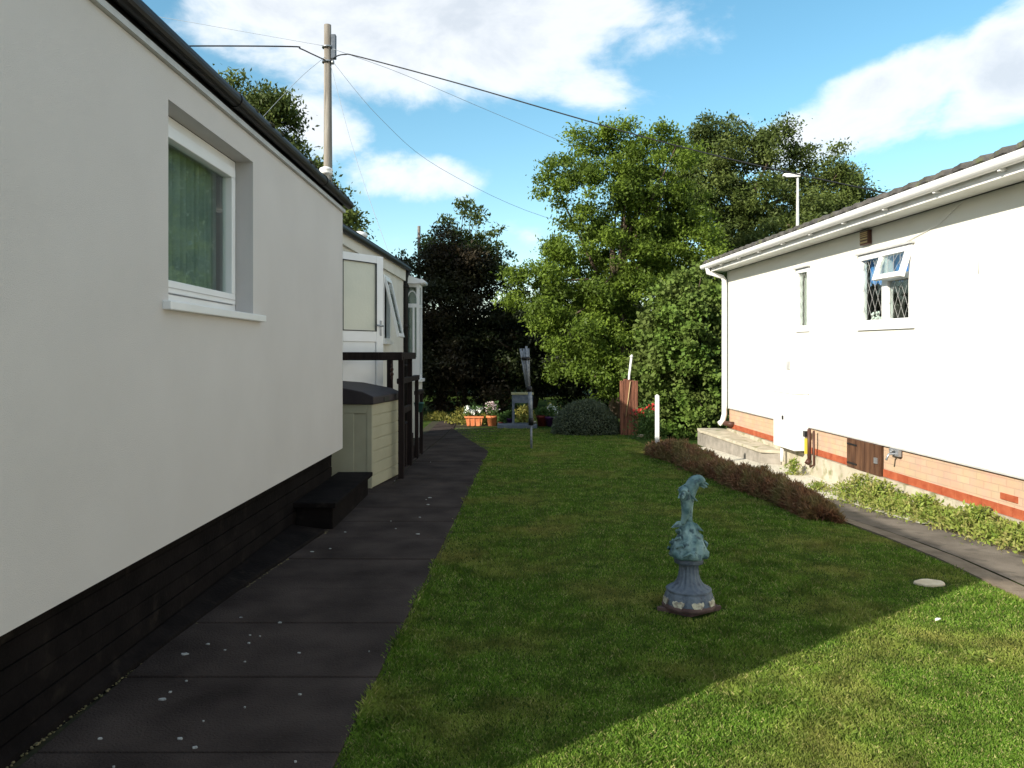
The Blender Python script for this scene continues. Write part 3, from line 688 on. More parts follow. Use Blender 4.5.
# roof
mb = MB(TZ)
prof_y = []; y = E0-.3
nseg = int((E1+.25-(E0-.3))/.05)
vs = []; 
for i in range(nseg+1):
    y = E0-.3+i*.05; w = .026*math.sin(2*PI*y/.30)+.012*math.sin(2*PI*y/.15+1)
    vs += [(-.43, y, 3.385+w), (3, y, 4.10+w), (6.4, y, 3.385+w), (-.43, y, 3.345+w*.6), (6.4, y, 3.345)]
fs = []
for i in range(nseg):
    a = i*5; b = a+5; fs += [(a, b, b+1, a+1), (a+1, b+1, b+2, a+2), (a+3, b+3, b, a), (a+2, b+2, b+4, a+4), (a+3, a+4, b+4, b+3)]
fs += [(3, 0, 1, 2, 4), tuple(nseg*5+k for k in (4, 2, 1, 0, 3))]
mb.add(vs, fs); rfr = mb.build('roof', mat('grey concrete roof tiles', (.055,.052,.05), (.12,.112,.10), scale=8, rough=.9, bump=.8, bscale=40, c3=(.12,.13,.06), s3=7, t3=(.55,.7)), hr)
mb = MB(TZ); mb.box(-.33, -.02, E0-.25, E1+.2, 3.185, 3.20); mb.build('soffit', 'upvc_dirty', hr)
mb = MB(TZ); mb.box(-.352, -.33, E0-.25, E1+.2, 3.17, 3.323); mb.build('fascia', 'upvc_dirty', hr)
mb = MB(TZ)
gp = [(-.415+.062*math.cos(a), 3.295+.062*math.sin(a)) for a in [PI+PI*i/10 for i in range(11)]]
mb.extr_y(gp+[(-.353, 3.315), (-.365, 3.315), (-.415, 3.27), (-.465, 3.318), (-.477, 3.318)], E0-.3, E1+.22)
gr = mb.build('gutter', 'upvc', hr)
mb = MB(TZ); y = E0
while y < E1:
    mb = MB(TZ); mb.box(-.42, -.353, y, y+.03, 3.215, 3.24); mb.build('gutter_bracket', 'upvc', gr); y += 1.0
mb = MB(TZ); mb.tube([(-.40, 15.86, 3.24), (-.40, 15.86, 3.15), (-.12, 15.86, 3.03), (-.075, 15.86, 2.95), (-.075, 15.86, .30), (-.13, 15.80, .16), (-.2, 15.78, .12)], .052, 12)
mb.build('downpipe', 'upvc', hr)
mb = MB(TZ); mb.tube([(-.10, 15.78, .13), (-.04, 15.66, .12), (.05, 15.6, .12)], .05, 8); mb.build('drain_collar', 'brown_pipe', hr)
# main window
mb = MB(TZ)
frame_x(mb, -.02, .06, wy0-.01, wy1+.01, wz0-.01, wz1+.01, .075)
mb.box(-.018, .058, 9.70, 9.83, wz0+.065, wz1-.065)
mb.box(-.017, .057, wy0+.065, 9.70, 2.42, 2.50)
wr = mb.build('window', 'upvc', hr, bevel=.004)
mb = MB(TZ); mb.box(.02, .028, wy0+.06, 9.70, wz0+.06, 2.42); mb.box(.02, .028, 9.83, wy1-.06, wz0+.06, wz1-.06); mb.build('pane', 'glass', wr)
mb = MB(TZ); mb.box(-.028, .0, wy0-.04, wy1+.04, wz0-.06, wz0-.012); mb.build('sill', 'upvc', wr)
mb = MB(TZ); mb.box(-.05, .0, wy0-.04, wy1+.03, wz1+.012, wz1+.035); mb.build('drip_bar', 'trim', wr)
M['lead'] = mat('lead strip', (.36,.36,.35), rough=.6)
def lattice(mb, x, y0, y1, z0, z1, sy=.145, sz=.27, w=.0021):
    # diamond leads clipped to the pane
    for sgn in (1, -1):
        k = -12
        while k < 24:
            # line z = z0 + sgn*(y-y0)*sz/sy + k*sz
            f = lambda yy: z0+sgn*(yy-y0)*sz/sy+k*sz
            pts = []
            a, b = y0, y1; n = 40; seg = []
            inv = lambda zz: y0+(zz-z0-k*sz)/(sgn*sz/sy)
            lo, hi = sorted((inv(z0), inv(z1))); a = max(y0, lo); b = min(y1, hi)
            if b-a > .01:
                d = Vector((0, b-a, f(b)-f(a))).normalized(); n_ = Vector((0, -d.z, d.y))*w
                p, q = Vector((x, a, f(a))), Vector((x, b, f(b)))
                xo = .003 if sgn > 0 else .0
                vs = [p+n_, q+n_, q-n_, p-n_]; vs = [v+Vector((xo, 0, 0)) for v in vs]+[v+Vector((xo-.0025, 0, 0)) for v in vs]
                mb.add(vs, [(0, 1, 2, 3), (7, 6, 5, 4), (0, 4, 5, 1), (1, 5, 6, 2), (2, 6, 7, 3), (3, 7, 4, 0)])
            k += 1
mb = MB(TZ); lattice(mb, .012, wy0+.065, 9.70, wz0+.065, 2.42); lattice(mb, .012, 9.83, wy1-.065, wz0+.065, wz1-.065); mb.build('lead_lattice', 'lead', wr)
def aw2(v):
    a = R(17); x, y, z = v; dxx = x+.02; dz = z-(wz1-.03)
    return TZ((-.02+dxx*math.cos(a)+dz*math.sin(a), y, wz1-.03-dxx*math.sin(a)*1+dz*math.cos(a)))
mb = MB(aw2); frame_x(mb, -.05, -.0, wy0+.0, 9.80, 2.42, wz1-.02, .06); sh = mb.build('top_light', 'upvc', wr)
mb = MB(aw2); mb.box(-.028, -.022, wy0+.06, 9.74, 2.48, wz1-.08); mb.build('pane', 'glass_ref', wr)
mb = MB(aw2); lattice(mb, -.036, wy0+.06, 9.74, 2.48, wz1-.08); mb.build('lead_lattice', 'lead', wr)
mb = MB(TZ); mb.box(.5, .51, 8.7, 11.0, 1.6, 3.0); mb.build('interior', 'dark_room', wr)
mb = MB(TZ); vs = []; n = 60  # wavy blue strip behind the upper part of the panes
for i in range(n+1):
    y = 9.2+1.2*i/n; vs += [(.12+.015*math.sin(i*1.3), y, 2.43+.03*math.sin(i*.8)), (.12+.01*math.sin(i*1.3), y, 2.78)]
mb.add(vs, [(2*i, 2*i+2, 2*i+3, 2*i+1) for i in range(n)], True); mb.build('blue_strip', 'mottled_blue', wr)
mb = MB(TZ)
for i in range(26):
    y = 9.9+.45*random.random(); z = 1.96+.14*random.random(); x = .10+.06*random.random(); r = .022
    mb.lathe([(.002, -r), (r, 0), (.002, r)], (x, y, z), 6)
mb.build('flowers_inside', 'petal_white', wr, kind='stuff')
# small window
mb = MB(TZ); frame_x(mb, -.015, .06, sy0-.005, sy1+.005, sz0-.005, sz1+.005, .06); sw = mb.build('window', 'upvc', hr)
mb = MB(TZ); mb.box(.02, .028, sy0+.05, sy1-.05, sz0+.05, sz1-.05); mb.build('pane', 'glass', sw)
mb = MB(TZ); lattice(mb, .012, sy0+.055, sy1-.055, sz0+.055, sz1-.055, sy=.08, sz=.16); mb.build('lead_lattice', 'lead', sw)
mb = MB(TZ); mb.box(.10, .11, sy0-.1, sy1+.1, sz0-.1, sz1+.1); mb.build('net_curtain', 'pale_net', sw)
mb = MB(TZ); mb.box(-.05, .0, sy0-.04, sy1+.04, sz1+.012, sz1+.035); mb.build('drip_bar', 'trim', sw)
mb = MB(TZ); mb.box(-.022, .0, sy0-.02, sy1+.02, sz0-.04, sz0-.008); mb.build('sill', 'upvc', sw)
# fittings
mb = MB(TZ); mb.box(-.05, .0, 10.10, 10.32, 2.93, 3.16)
vt = mb.build('vent', 'brown_pipe', hr, bevel=.005)
mb = MB(TZ)
for k in range(5): mb.box(-.062, -.05, 10.12, 10.30, 2.95+.04*k, 2.972+.04*k)
mb.build('louvre', 'rope', vt)
mb = MB(TZ); mb.box(-.012, .0, 12.72, 12.86, 1.27, 1.40); mb.build('vent', 'trim', hr)
mb = MB(TZ); mb.box(-.22, -.0, 12.02, 12.86, .06, .92); mb.extr_y([(-.24, .92), (-.0, .92), (-.0, .97)], 12.0, 12.88)
mtr = mb.build('meter_cabinet', 'upvc', hr, bevel=.01)
mb = MB(TZ); mb.box(-.226, -.22, 12.06, 12.82, .10, .88); mb.build('cabinet_door', 'upvc', mtr, bevel=.003)
mb = MB(TZ); mb.box(-.236, -.2265, 12.42, 12.47, .50, .56); mb.build('lock', 'black_plastic', mtr)
mb = MB(TZ); mb.tube([(-.12, 12.75, .06), (-.12, 12.75, -.08), (-.12, 12.75, -.2)], .03, 8); mb.build('waste_pipe', 'upvc_dirty', hr)
mb = MB(TZ); mb.tube([(-.06, 11.86, .41), (-.06, 11.86, -.08)], .028, 8); mb.tube([(-.05, 11.72, .40), (-.05, 11.72, -.1), (-.08, 11.78, -.14)], .016, 8); mb.tube([(-.06, 11.86, -.05), (-.1, 11.84, -.10)], .04, 8)
mb.build('pipe', 'brown_pipe', hr)
mb = MB(TZ); mb.box(-.09, -.05, 11.935, 11.965, .03, .26); mb.build('gas_marker', 'yellow', hr)
mb = MB(TZ); mb.box(-.10, -.03, 11.92, 11.99, .285, .37); mb.build('valve', 'black_plastic', hr)
# access hatch
mb = MB(TZ)
for k in range(7): mb.box(-.03, .02, 9.86+k*.124, 9.86+(k+1)*.124-.008, .028, .41)
mb.box(.0, .01, 9.86, 10.725, .03, .41)
ht = mb.build('hatch', 'brown_door', hr)
mb = MB(TZ); mb.box(-.042, -.031, 10.44, 10.70, .33, .35); mb.build('hinge', 'black_plastic', ht); mb = MB(TZ); mb.box(-.042, -.031, 10.44, 10.70, .08, .10); mb.build('hinge', 'black_plastic', ht)
mb = MB(TZ); mb.box(-.05, -.031, 9.90, 9.96, .18, .25); mb.build('padlock', 'steel', ht)
mb = MB(TZ); mb.tube([(.0, 9.50, .36), (-.10, 9.50, .35), (-.13, 9.50, .28)], .014, 8); mb.box(-.03, .01, 9.42, 9.62, .33, .41); mb.tube([(-.07, 9.50, .36), (-.07, 9.50, .40)], .01, 6); mb.tube([(-.07, 9.46, .40), (-.07, 9.54, .40)], .01, 6)
mb.build('tap', 'steel', hr)
mb = MB(TZ); mb.tube([(-.01, 8.2, 3.17), (-.012, 8.6, 2.95), (-.012, 9.3, 2.84)], .004, 5); mb.tube([(-.008, 7.95, 2.7), (-.008, 7.95, 2.35)], .004, 5); mb.build('cable', 'upvc_dirty', hr)

# raised concrete slab at the far corner
sl = thing('concrete_slab', (4.1, 14.5, -.25), 'raised sunlit concrete slab on grey blocks at the far corner of the brick base', 'slab')
poly = [(3.70, 15.75), (3.74, 15.5), (4.06, 13.1), (4.42, 12.95), (4.33, 15.92), (4.2, 16.2), (3.75, 16.2)]
ztop = lambda x, y: .075*ss(12.5, 16, y)-.005
ins = [(3.74, 16.12), (3.76, 15.5), (4.09, 13.14), (4.37, 12.98), (4.28, 15.9), (4.2, 16.12)]
mb = MB(); mb.prism(ins, -.35, lambda x, y: ztop(x, y)-.051); mb.build('blockwork', 'block', sl)
mb = MB(); mb.prism(poly, lambda x, y: ztop(x, y)-.05, ztop); mb.build('top', 'concrete', sl, bevel=.008)
for k in range(6):
    pass

# ------------------------------------------------------------------ dolphin ornament
SX, SY = 1.076, 4.87
sta = thing('dolphin_statue', (SX, SY, 0), 'blue green statue of two leaping dolphins on a flared pedestal on the lawn', 'statue')
mb = MB(); c = .20
mb.prism([(SX-c, SY-.02), (SX-.02, SY-c*.72), (SX+c, SY+.0), (SX+.02, SY+c*.8)], -.02, .026); mb.build('tile', 'maroon_base', sta, bevel=.005)
mb = MB()
prof = [(.150, .02), (.156, .035), (.152, .06), (.145, .10), (.138, .115), (.134, .12), (.138, .13), (.128, .137), (.104, .150), (.086, .166), (.072, .188), (.064, .215), (.060, .25), (.060, .272), (.066, .282), (.086, .288), (.088, .312), (.07, .325)]
def md(a, z, i):
    if .14 < z < .285: return .94+.045*math.cos(a*16)
    if z <= .125: return .95+.035*abs(math.cos(a*4))+.012*math.sin(a*23)
    return 1+.01*math.sin(a*9)
mb.lathe(prof, (SX, SY, 0), 96, md); ped = mb.build('pedestal', 'slate_blue', sta)
mb = MB()
for k in range(8):                           # worn cream scallops round the foot
    a0 = 2*PI*k/8+.15; vs = []; n = 8
    for i in range(n+1):
        a = a0+(i/n-.5)*.50; top = .082-.004*math.cos(i*1.9+k); bot = .034+.040*(abs(2*i/n-1)**2)*.9
        r1 = .153; r0 = .1555
        vs += [(SX+r0*math.cos(a), SY+r0*math.sin(a), bot), (SX+r1*.97*math.cos(a), SY+r1*.97*math.sin(a), top)]
    q = [Vector(v) for v in vs]; inner = [Vector((SX+(v.x-SX)*.95, SY+(v.y-SY)*.95, v.z)) for v in q]
    m_ = len(q); fs = [(2*i, 2*i+2, 2*i+3, 2*i+1) for i in range(n)]+[(m_+2*i+1, m_+2*i+3, m_+2*i+2, m_+2*i) for i in range(n)]
    fs += [(2*i+1, 2*i+3, m_+2*i+3, m_+2*i+1) for i in range(n)]+[(2*i+2, 2*i, m_+2*i, m_+2*i+2) for i in range(n)]
    mb.add(q+inner, fs)
mb.build('painted_scallops', 'cream_chip', ped)
# wave mound
mb = MB()
def wv(a, z, i): return 1+.07*math.sin(a*6+z*30)+.05*math.sin(a*11-z*40+1)+.025*math.sin(a*23+z*60)
prof = [(.080, .316), (.104, .322), (.112, .336), (.110, .362), (.102, .372), (.100, .392), (.092, .405), (.086, .425), (.078, .435), (.066, .455), (.056, .475), (.050, .495), (.036, .52), (.02, .54)]
mb.lathe(prof, (SX, SY, 0), 72, wv)
for k in range(16):                          # curling crests
    a = 2*PI*k/22+random.random()*.2; zz = random.choice((.36, .40, .44, .48)); r = .125-(zz-.35)*.45
    p = Vector((SX+r*math.cos(a), SY+r*math.sin(a), zz)); t = Vector((-math.sin(a), math.cos(a), 0))
    o_ = Vector((math.cos(a), math.sin(a), 0))
    mb.tube([p-t*.03-Vector((0, 0, .015)), p-t*.01+o_*.008, p+t*.012+Vector((0, 0, .012)), p+t*.022+o_*.004+Vector((0, 0, .002))], [.004, .009, .007, .003], 7)
mb.build('waves', 'verdigris', sta)
mb = MB(); mb.lathe([(.150, .024), (.158, .026), (.157, .040), (.152, .048), (.145, .05)], (SX, SY, 0), 64, lambda a, z, i: 1+.03*abs(math.cos(a*4))+.012*math.sin(a*31)); mb.build('foot_band', 'maroon_base', sta)
def dolphin(pts, rad, side, snout_dir, dorsal, name):
    mb = MB(); P0 = [Vector((p[0], p[1], .50+(p[2]-.50)*.95))+Vector((SX, SY, -.0)) for p in pts]; rad = [q*1.12 for q in rad]
    # resample smoothly
    def cr(i, t):
        a, b, c_, d = P0[max(i-1, 0)], P0[i], P0[i+1], P0[min(i+2, len(P0)-1)]
        return .5*((2*b)+(c_-a)*t+(2*a-5*b+4*c_-d)*t*t+(3*b-a-3*c_+d)*t**3)
    pp = []; rr = []
    for i in range(len(P0)-1):
        for k in range(4):
            t = k/4; pp.append(cr(i, t)); rr.append(rad[i]+(rad[i+1]-rad[i])*t)
    pp.append(P0[-1]); rr.append(rad[-1])
    mb.tube(pp, rr, 14, flat=(1.0, .9))
    sd = Vector(snout_dir).normalized(); h = P0[-2]
    # flukes at the tail
    tl = P0[0]; s = Vector(side).normalized()
    for sg in (1, -1):
        q = [tl+Vector((0, 0, .02)), tl+s*sg*.035+Vector((0, 0, .012)), tl+s*sg*.075-Vector((0, 0, .028)), tl+s*sg*.040-Vector((0, 0, .022)), tl-Vector((0, 0, .012))]
        n_ = Vector((s.y, -s.x, 0))*.007 if abs(s.z) < .9 else Vector((0, .007, 0))
        vs = [v+n_ for v in q]+[v-n_ for v in q]; m_ = 5
        mb.add(vs, [(0, 1, 2, 3, 4), (9, 8, 7, 6, 5)]+[(i, (i+1) % 5, 5+(i+1) % 5, 5+i) for i in range(5)])
    # dorsal fin and flippers
    k = int(len(pp)*.55); b = pp[k]; tn = (pp[k+1]-pp[k-1]).normalized(); dv = Vector(dorsal).normalized()
    for (kk, dv2, ln) in ((k, dv, .045), (int(len(pp)*.70), (s-dv*.5).normalized(), .05), (int(len(pp)*.70), (-s-dv*.5).normalized(), .05)):
        b = pp[kk]; tn = (pp[kk+1]-pp[kk-1]).normalized(); w = tn.cross(dv2).normalized()*.005; r0 = rr[kk]*.7
        q = [b+dv2*r0+tn*.022, b+dv2*(r0+ln*.6)+tn*.002, b+dv2*(r0+ln)-tn*.022, b+dv2*(r0+ln*.35)-tn*.014, b+dv2*r0-tn*.02]
        mb.add([v+w for v in q]+[v-w for v in q], [(0, 1, 2, 3, 4), (9, 8, 7, 6, 5)]+[(i, (i+1) % 5, 5+(i+1) % 5, 5+i) for i in range(5)])
    # beak: upper and lower jaw slightly open
    e = P0[-1]
    for off, ln in ((.006, .036), (-.009, .030)):
        u = Vector((0, 0, off)); d2 = (sd+Vector((0, 0, off*7))).normalized()
        mb.tube([e-sd*.014+u*.6, e+d2*ln*.5+u, e+d2*ln+u], [.013, .009, .004], 8)
    o = mb.build(name, 'verdigris', sta)
    for sg in (1, -1):
        mb2 = MB(); w = sd.cross(Vector((0, 0, 1))).normalized()*sg
        c_ = P0[-1]+w*.021-sd*.018+Vector((0, 0, .007)); mb2.lathe([(.0005, -.005), (.004, -.003), (.005, 0), (.004, .003), (.0005, .005)], c_, 8); mb2.build('eye', 'black_plastic', o)
# rear dolphin arches to the right, front one looks to the left and towards the camera
dolphin([(.015, -.0, .515), (.0, .0, .56), (-.004, .008, .62), (.0, .016, .68), (.012, .018, .735), (.035, .014, .785), (.065, .008, .800), (.088, .004, .783)],
        [.012, .022, .030, .036, .040, .040, .034, .022], (1, -.1, -.1), (1, -.1, -.55), (-.8, .2, .4), 'rear_dolphin')
dolphin([(-.045, -.02, .525), (-.030, -.022, .57), (-.022, -.024, .62), (-.022, -.024, .67), (-.030, -.030, .71), (-.038, -.045, .735), (-.045, -.070, .728)],
        [.011, .020, .027, .031, .034, .033, .022], (1, .4, -.2), (-.45, -.8, -.55), (-.2, .9, .2), 'front_dolphin')

# ------------------------------------------------------------------ small things on and round the lawn
mb = MB(); k = 14
pts = [(2.83+.105*random.uniform(.85, 1.1)*math.cos(2*PI*i/k), 5.42+.078*random.uniform(.85, 1.1)*math.sin(2*PI*i/k)) for i in range(k)]
mb.prism(pts, -.02, .014); tag(mb.build('stone', 'stone', bevel=.006), 'pale flat stone set in the lawn near the right path', 'stone')
def leaf_scrap(x, y, s, label, m='lichen'):
    mb = MB(); a = random.random()*PI
    pr = [(-1, 0), (-.4, .35), (.3, .4), (1, .05), (.4, -.3), (-.4, -.32)]
    vs = [(x+s*(p*math.cos(a)-q*math.sin(a)), y+s*(p*math.sin(a)+q*math.cos(a)), .030+.012*abs(q)) for p, q in pr]
    mb.add(vs+[(v[0], v[1], v[2]-.003) for v in vs], [tuple(range(6)), tuple(range(11, 5, -1))]+[(i, (i+1) % 6, 6+(i+1) % 6, 6+i) for i in range(6)])
    tag(mb.build('fallen_leaf', m), label, 'leaf')
leaf_scrap(2.45, 4.60, .03, 'curled white leaf on the sunlit grass below the pale stone', 'petal_white')
leaf_scrap(.95, 6.4, .011, 'tiny white petal on the grass just left of the flat stone', 'petal_white') if False else None

# weed rosette in the sunlit grass
def tuft_plant(name, c, n, h, spread, m, label, cat='plant', group=None, lsize=.05, aspect=.3, parent=None):
    t = thing(name, c, label, cat, group) if parent is None else parent
    pos = np.array(c)+np.stack([RNG.normal(size=n)*spread*.5, RNG.normal(size=n)*spread*.5, h*RNG.random(n)**.8], 1)
    r = np.hypot(pos[:, 0]-c[0], pos[:, 1]-c[1])/spread
    pos[:, 2] -= np.clip(r-.3, 0, 1)*h*.6; pos[:, 2] = np.maximum(pos[:, 2], c[2]+.005)
    np_mesh('foliage', leaves(pos, lsize, aspect, -.3), 4, m, None, t)
    mb = MB()
    for i in range(max(4, n//120)):
        a = random.random()*2*PI; q = random.random()*spread*.6
        mb.tube([(c[0], c[1], c[2]-.01), (c[0]+q*.4*math.cos(a), c[1]+q*.4*math.sin(a), c[2]+h*.5), (c[0]+q*math.cos(a), c[1]+q*math.sin(a), c[2]+h*.85)], [h*.02+.001, h*.015+.001, .001], 5)
    mb.build('stem', 'leaf_pot', t)
    return t
tuft_plant('weed', (2.38, 4.05, .01), 30, .02, .07, 'leaf_weed', 'pale green weed rosette in the sunlit grass at lower right', lsize=.04, aspect=.25)

# white garden post
pw = P(657, 457, 12.4); mb = MB(); zb = G(2.25, 12.4)
mb.box(2.22, 2.28, 12.37, 12.43, zb-.05, zb+.94); mb.box(2.235, 2.265, 12.385, 12.415, zb+.94, zb+.955)
tag(mb.build('marker_post', 'white_paint', bevel=.006), 'slim white post at the far end of the heather', 'post')

# folded rotary line
bx_, by_ = .33, 13.6; zg = G(bx_, by_)
rot = thing('rotary_clothes_line', (bx_, by_, zg), 'folded grey rotary clothes line standing in the far lawn', 'clothes line')
mb = MB(); mb.tube([(bx_, by_, zg-.05), (bx_-.005, by_, .42)], .020, 10); mb.build('ground_spike', 'grey_alu', rot)
mb = MB(); mb.tube([(bx_-.005, by_, .38), (bx_-.03, by_, 1.0)], .034, 12); mb.build('pole', 'grey_alu', rot)
mb = MB(); mb.lathe([(.045, 0), (.048, .10), (.04, .12)], (bx_-.007, by_, .36), 12); mb.build('collar', 'black_plastic', rot); mb = MB(); mb.lathe([(.045, 0), (.05, .05), (.04, .09)], (bx_-.035, by_, .93), 12); mb.build('collar', 'black_plastic', rot)
for k, (ox, oy, top) in enumerate(((-.20, 0, 1.66), (-.13, .05, 1.66), (-.075, -.03, 1.70), (-.03, .03, 1.66))):
    mb = MB(); mb.tube([(bx_-.04+ox*.18, by_+oy*.4, 1.0), (bx_-.03+ox*.78, by_+oy, top)], [.022, .019], 8); mb.build('arm', 'grey_alu', rot)
mb = MB(); mb.lathe([(.075, 0), (.085, .03), (.07, .05)], (bx_-.095, by_, 1.47), 12)
mb.build('tie', 'black_plastic', rot)
mb = MB()
for k in range(14):
    a = random.random()*2*PI; r = .03; mb.tube([(bx_-.05+r*math.cos(a), by_+r*math.sin(a), 1.0), (bx_-.10+.06*math.cos(a), by_+.06*math.sin(a), 1.62)], .003, 4)
mb.build('cord', 'steel', rot)

# grey stand behind it
ty = 19.35; zg = G(0, ty)
tb = thing('garden_table', (.25, ty, zg), 'small weathered grey table behind the rotary clothes line', 'table')
mb = MB()
for k in range(4): mb.box(-.02, .52, ty-.22+.11*k, ty-.12+.11*k, zg+.80, zg+.84)
mb.build('tabletop', 'table_top', tb)
mb = MB(); mb.box(0, .50, ty-.20, ty+.20, zg+.60, zg+.797); mb.build('apron', 'table_grey', tb)
for sx_ in (.03, .47):
    for sy_ in (-.18, .18): mb = MB(); mb.box(sx_-.03, sx_+.03, ty+sy_-.03, ty+sy_+.03, zg-.02, zg+.6); mb.build('leg', 'table_grey', tb)
mb = MB(); mb.box(-.35, .60, ty-.35, ty+.3, zg, zg+.09); tag(mb.build('paving_block', 'table_grey', bevel=.01), 'low grey paving block under the small table', 'paving block')

# flower pots
def petals(c, r, n, m, parent, s=.03, name='flowers', zc=.6):
    d = unit(RNG.normal(size=(n, 3))); d[:, 2] = np.abs(d[:, 2])*zc
    pos = np.array(c)+d*np.array([r[0], r[1], r[2]])
    vs = []; 
    lv = leaves(pos, s, .9, 0, d); np_mesh(name, lv, 4, m, None, parent)
def planter(name, c, kind, m, flower, label, rr=.13, h=.22, trough=None, cat='flower pot', leaf='leaf_pot', fl=.1, nf=260):
    t = thing(name, c, label, cat)
    mb = MB()
    if trough:
        w, d = trough
        for s_, z0, z1 in ((0, 0, h*.82), (.025, h*.82, h)):
            a = .82 if s_ == 0 else 1
            vs = [(c[0]+sx*(w*(a if z == z0 else 1)/2+s_), c[1]+sy*(d*(a if z == z0 else 1)/2+s_), c[2]+z) for z in (z0, z1) for sy in (-1, 1) for sx in (-1, 1)]
            mb.add(vs, [(0, 2, 3, 1), (4, 5, 7, 6), (0, 1, 5, 4), (2, 6, 7, 3), (0, 4, 6, 2), (1, 3, 7, 5)])
        for k in range(3): mb.box(c[0]-w*.3+w*.3*k-.015, c[0]-w*.3+w*.3*k+.015, c[1]-d*.5-.01, c[1], c[2]+.02, c[2]+h*.8)
    else:
        mb.lathe([(rr*.65, 0), (rr*.9, h*.78), (rr, h*.78), (rr*1.04, h), (rr*.9, h), (rr*.85, h*.92)], c, 20)
    mb.build('pot', m, t)
    w = (trough[0]/2 if trough else rr*.9); d = (trough[1]/2 if trough else rr*.9)
    n = 420; pos = np.array(c)+np.stack([RNG.uniform(-1, 1, n)*w*1.1, RNG.uniform(-1, 1, n)*d*1.3, h+.16*RNG.random(n)*(fl/.1)], 1)
    np_mesh('foliage', leaves(pos, .06, .5), 4, leaf, None, t)
    if flower:
        n = nf; cc = np.stack([RNG.uniform(-.9, .9, 12)*w, RNG.uniform(-1, 1, 12)*d, h+.08+fl*RNG.random(12)], 1)[RNG.integers(0, 12, n)]
        pos = np.array(c)+cc+RNG.normal(size=(n, 3))*.025
        np_mesh('flowers', leaves(pos, .045, .9), 4, flower, None, t, kind='stuff')
    return t
py = 19.7; zg = G(0, py)
planter('planter', (-.93, py, zg), 0, 'terracotta', 'petal_white', 'terracotta trough of white flowers at the end of the lawn', h=.25, trough=(.42, .2), fl=.14, nf=420)
planter('flower_pot', (-.49, py, zg), 0, 'terracotta', 'petal_pink', 'round terracotta pot of blush white flowers beside the trough', rr=.15, h=.26, fl=.20, nf=420)
planter('flower_pot', (-.25, py-.15, zg), 0, 'dark_red', None, 'small dark pot of sparse green leaves right of the blush flowers', rr=.08, h=.12)
planter('flower_pot', (-.06, py, zg), 0, 'purple', None, 'small purple pot left of the grey table', rr=.11, h=.2)
planter('flower_pot', (.74, py, zg), 0, 'dark_red', None, 'dark red pot of green leaves right of the grey table', rr=.15, h=.27)
planter('flower_pot', (.98, py-.05, zg), 0, 'purple', 'petal_white', 'wide deep purple pot of pale blooms next to the clipped bush', rr=.19, h=.25, fl=.14, nf=90)
mb = MB(); mb.lathe([(.05, 0), (.065, .12), (.07, .12), (.07, .15), (.055, .15)], (.52, py-.4, zg), 14)
tag(mb.build('cup_pot', 'stone'), 'tiny cream pot beside the leg of the small table', 'flower pot')
# tufts behind the pots
tl_ = ['yellow green grass tuft behind the terracotta trough', 'yellow green tuft seen under the grey table', 'pale green leafy clump behind the purple pot', 'yellowish leafy clump at the end of the left path', 'low yellow green clump between the terracotta pots']
for (x, y, h, m), lb in zip(((-1.25, 20.4, .40, 'leaf_yellow'), (.30, 20.1, .45, 'leaf_yellow'), (1.0, 20.2, .5, 'leaf_weed'), (-2.0, 21.6, .18, 'leaf_yellow'), (-.66, 20.3, .25, 'leaf_yellow')), tl_):
    tuft_plant('leafy_clump', (x, y, G(x, y)), 700, h, .38, m, lb, lsize=.09)

# red flowering plant, tray, board post and white stake by the climber
rp = tuft_plant('flowering_plant', (2.75, 16.3, G(2.75, 16.3)), 900, .75, .34, 'leaf_pot', 'bushy plant with red blooms right of the rough brown board', lsize=.08)
n = 60; cc = np.array([[2.62, 16.15, .42], [2.78, 16.1, .52], [2.86, 16.12, .47], [2.55, 16.2, .38]])[RNG.integers(0, 4, n)]+RNG.normal(size=(n, 3))*.04
np_mesh('flowers', leaves(cc, .05, .9), 4, 'petal_red', None, rp, kind='stuff')
by = 17.3; zg = G(2.5, by)
bp_ = thing('timber_board', (2.52, by, zg), 'rough upright brown board bound with twine beside the clipped bush', 'board')
mb = MB()
for k in range(5):
    x = 2.335+k*.077; mb.box(x, x+.074, by-.05+.012*(k % 2), by+.05, zg-.05, zg+1.17+.012*((k*3) % 4))
mb.build('boards', 'rough_board', bp_, bevel=.008)
mb = MB(); mb.tube([(2.55, by-.062, zg+1.16), (2.50, by-.065, zg+.75), (2.45, by-.062, zg+.4)], .009, 6); mb.build('twine', 'rope', bp_)
mb = MB(); mb.tube([(2.52, by+.12, zg-.05), (2.55, by+.10, 1.1), (2.60, by+.1, 1.50)], .026, 8); mb.tube([(2.60, by+.10, 1.50), (2.61, by+.1, 1.56)], [.05, .01], 8)
tag(mb.build('garden_stake', 'white_paint'), 'white stake leaning up behind the rough brown board', 'stake')
mb = MB(); mb.prism([(2.62, 16.7), (2.86, 16.68), (2.86, 16.85), (2.62, 16.87)], G(2.7, 16.8), G(2.7, 16.8)+.04)
tag(mb.build('tray', 'stone'), 'small pale tray on the ground beside the brown board', 'tray')

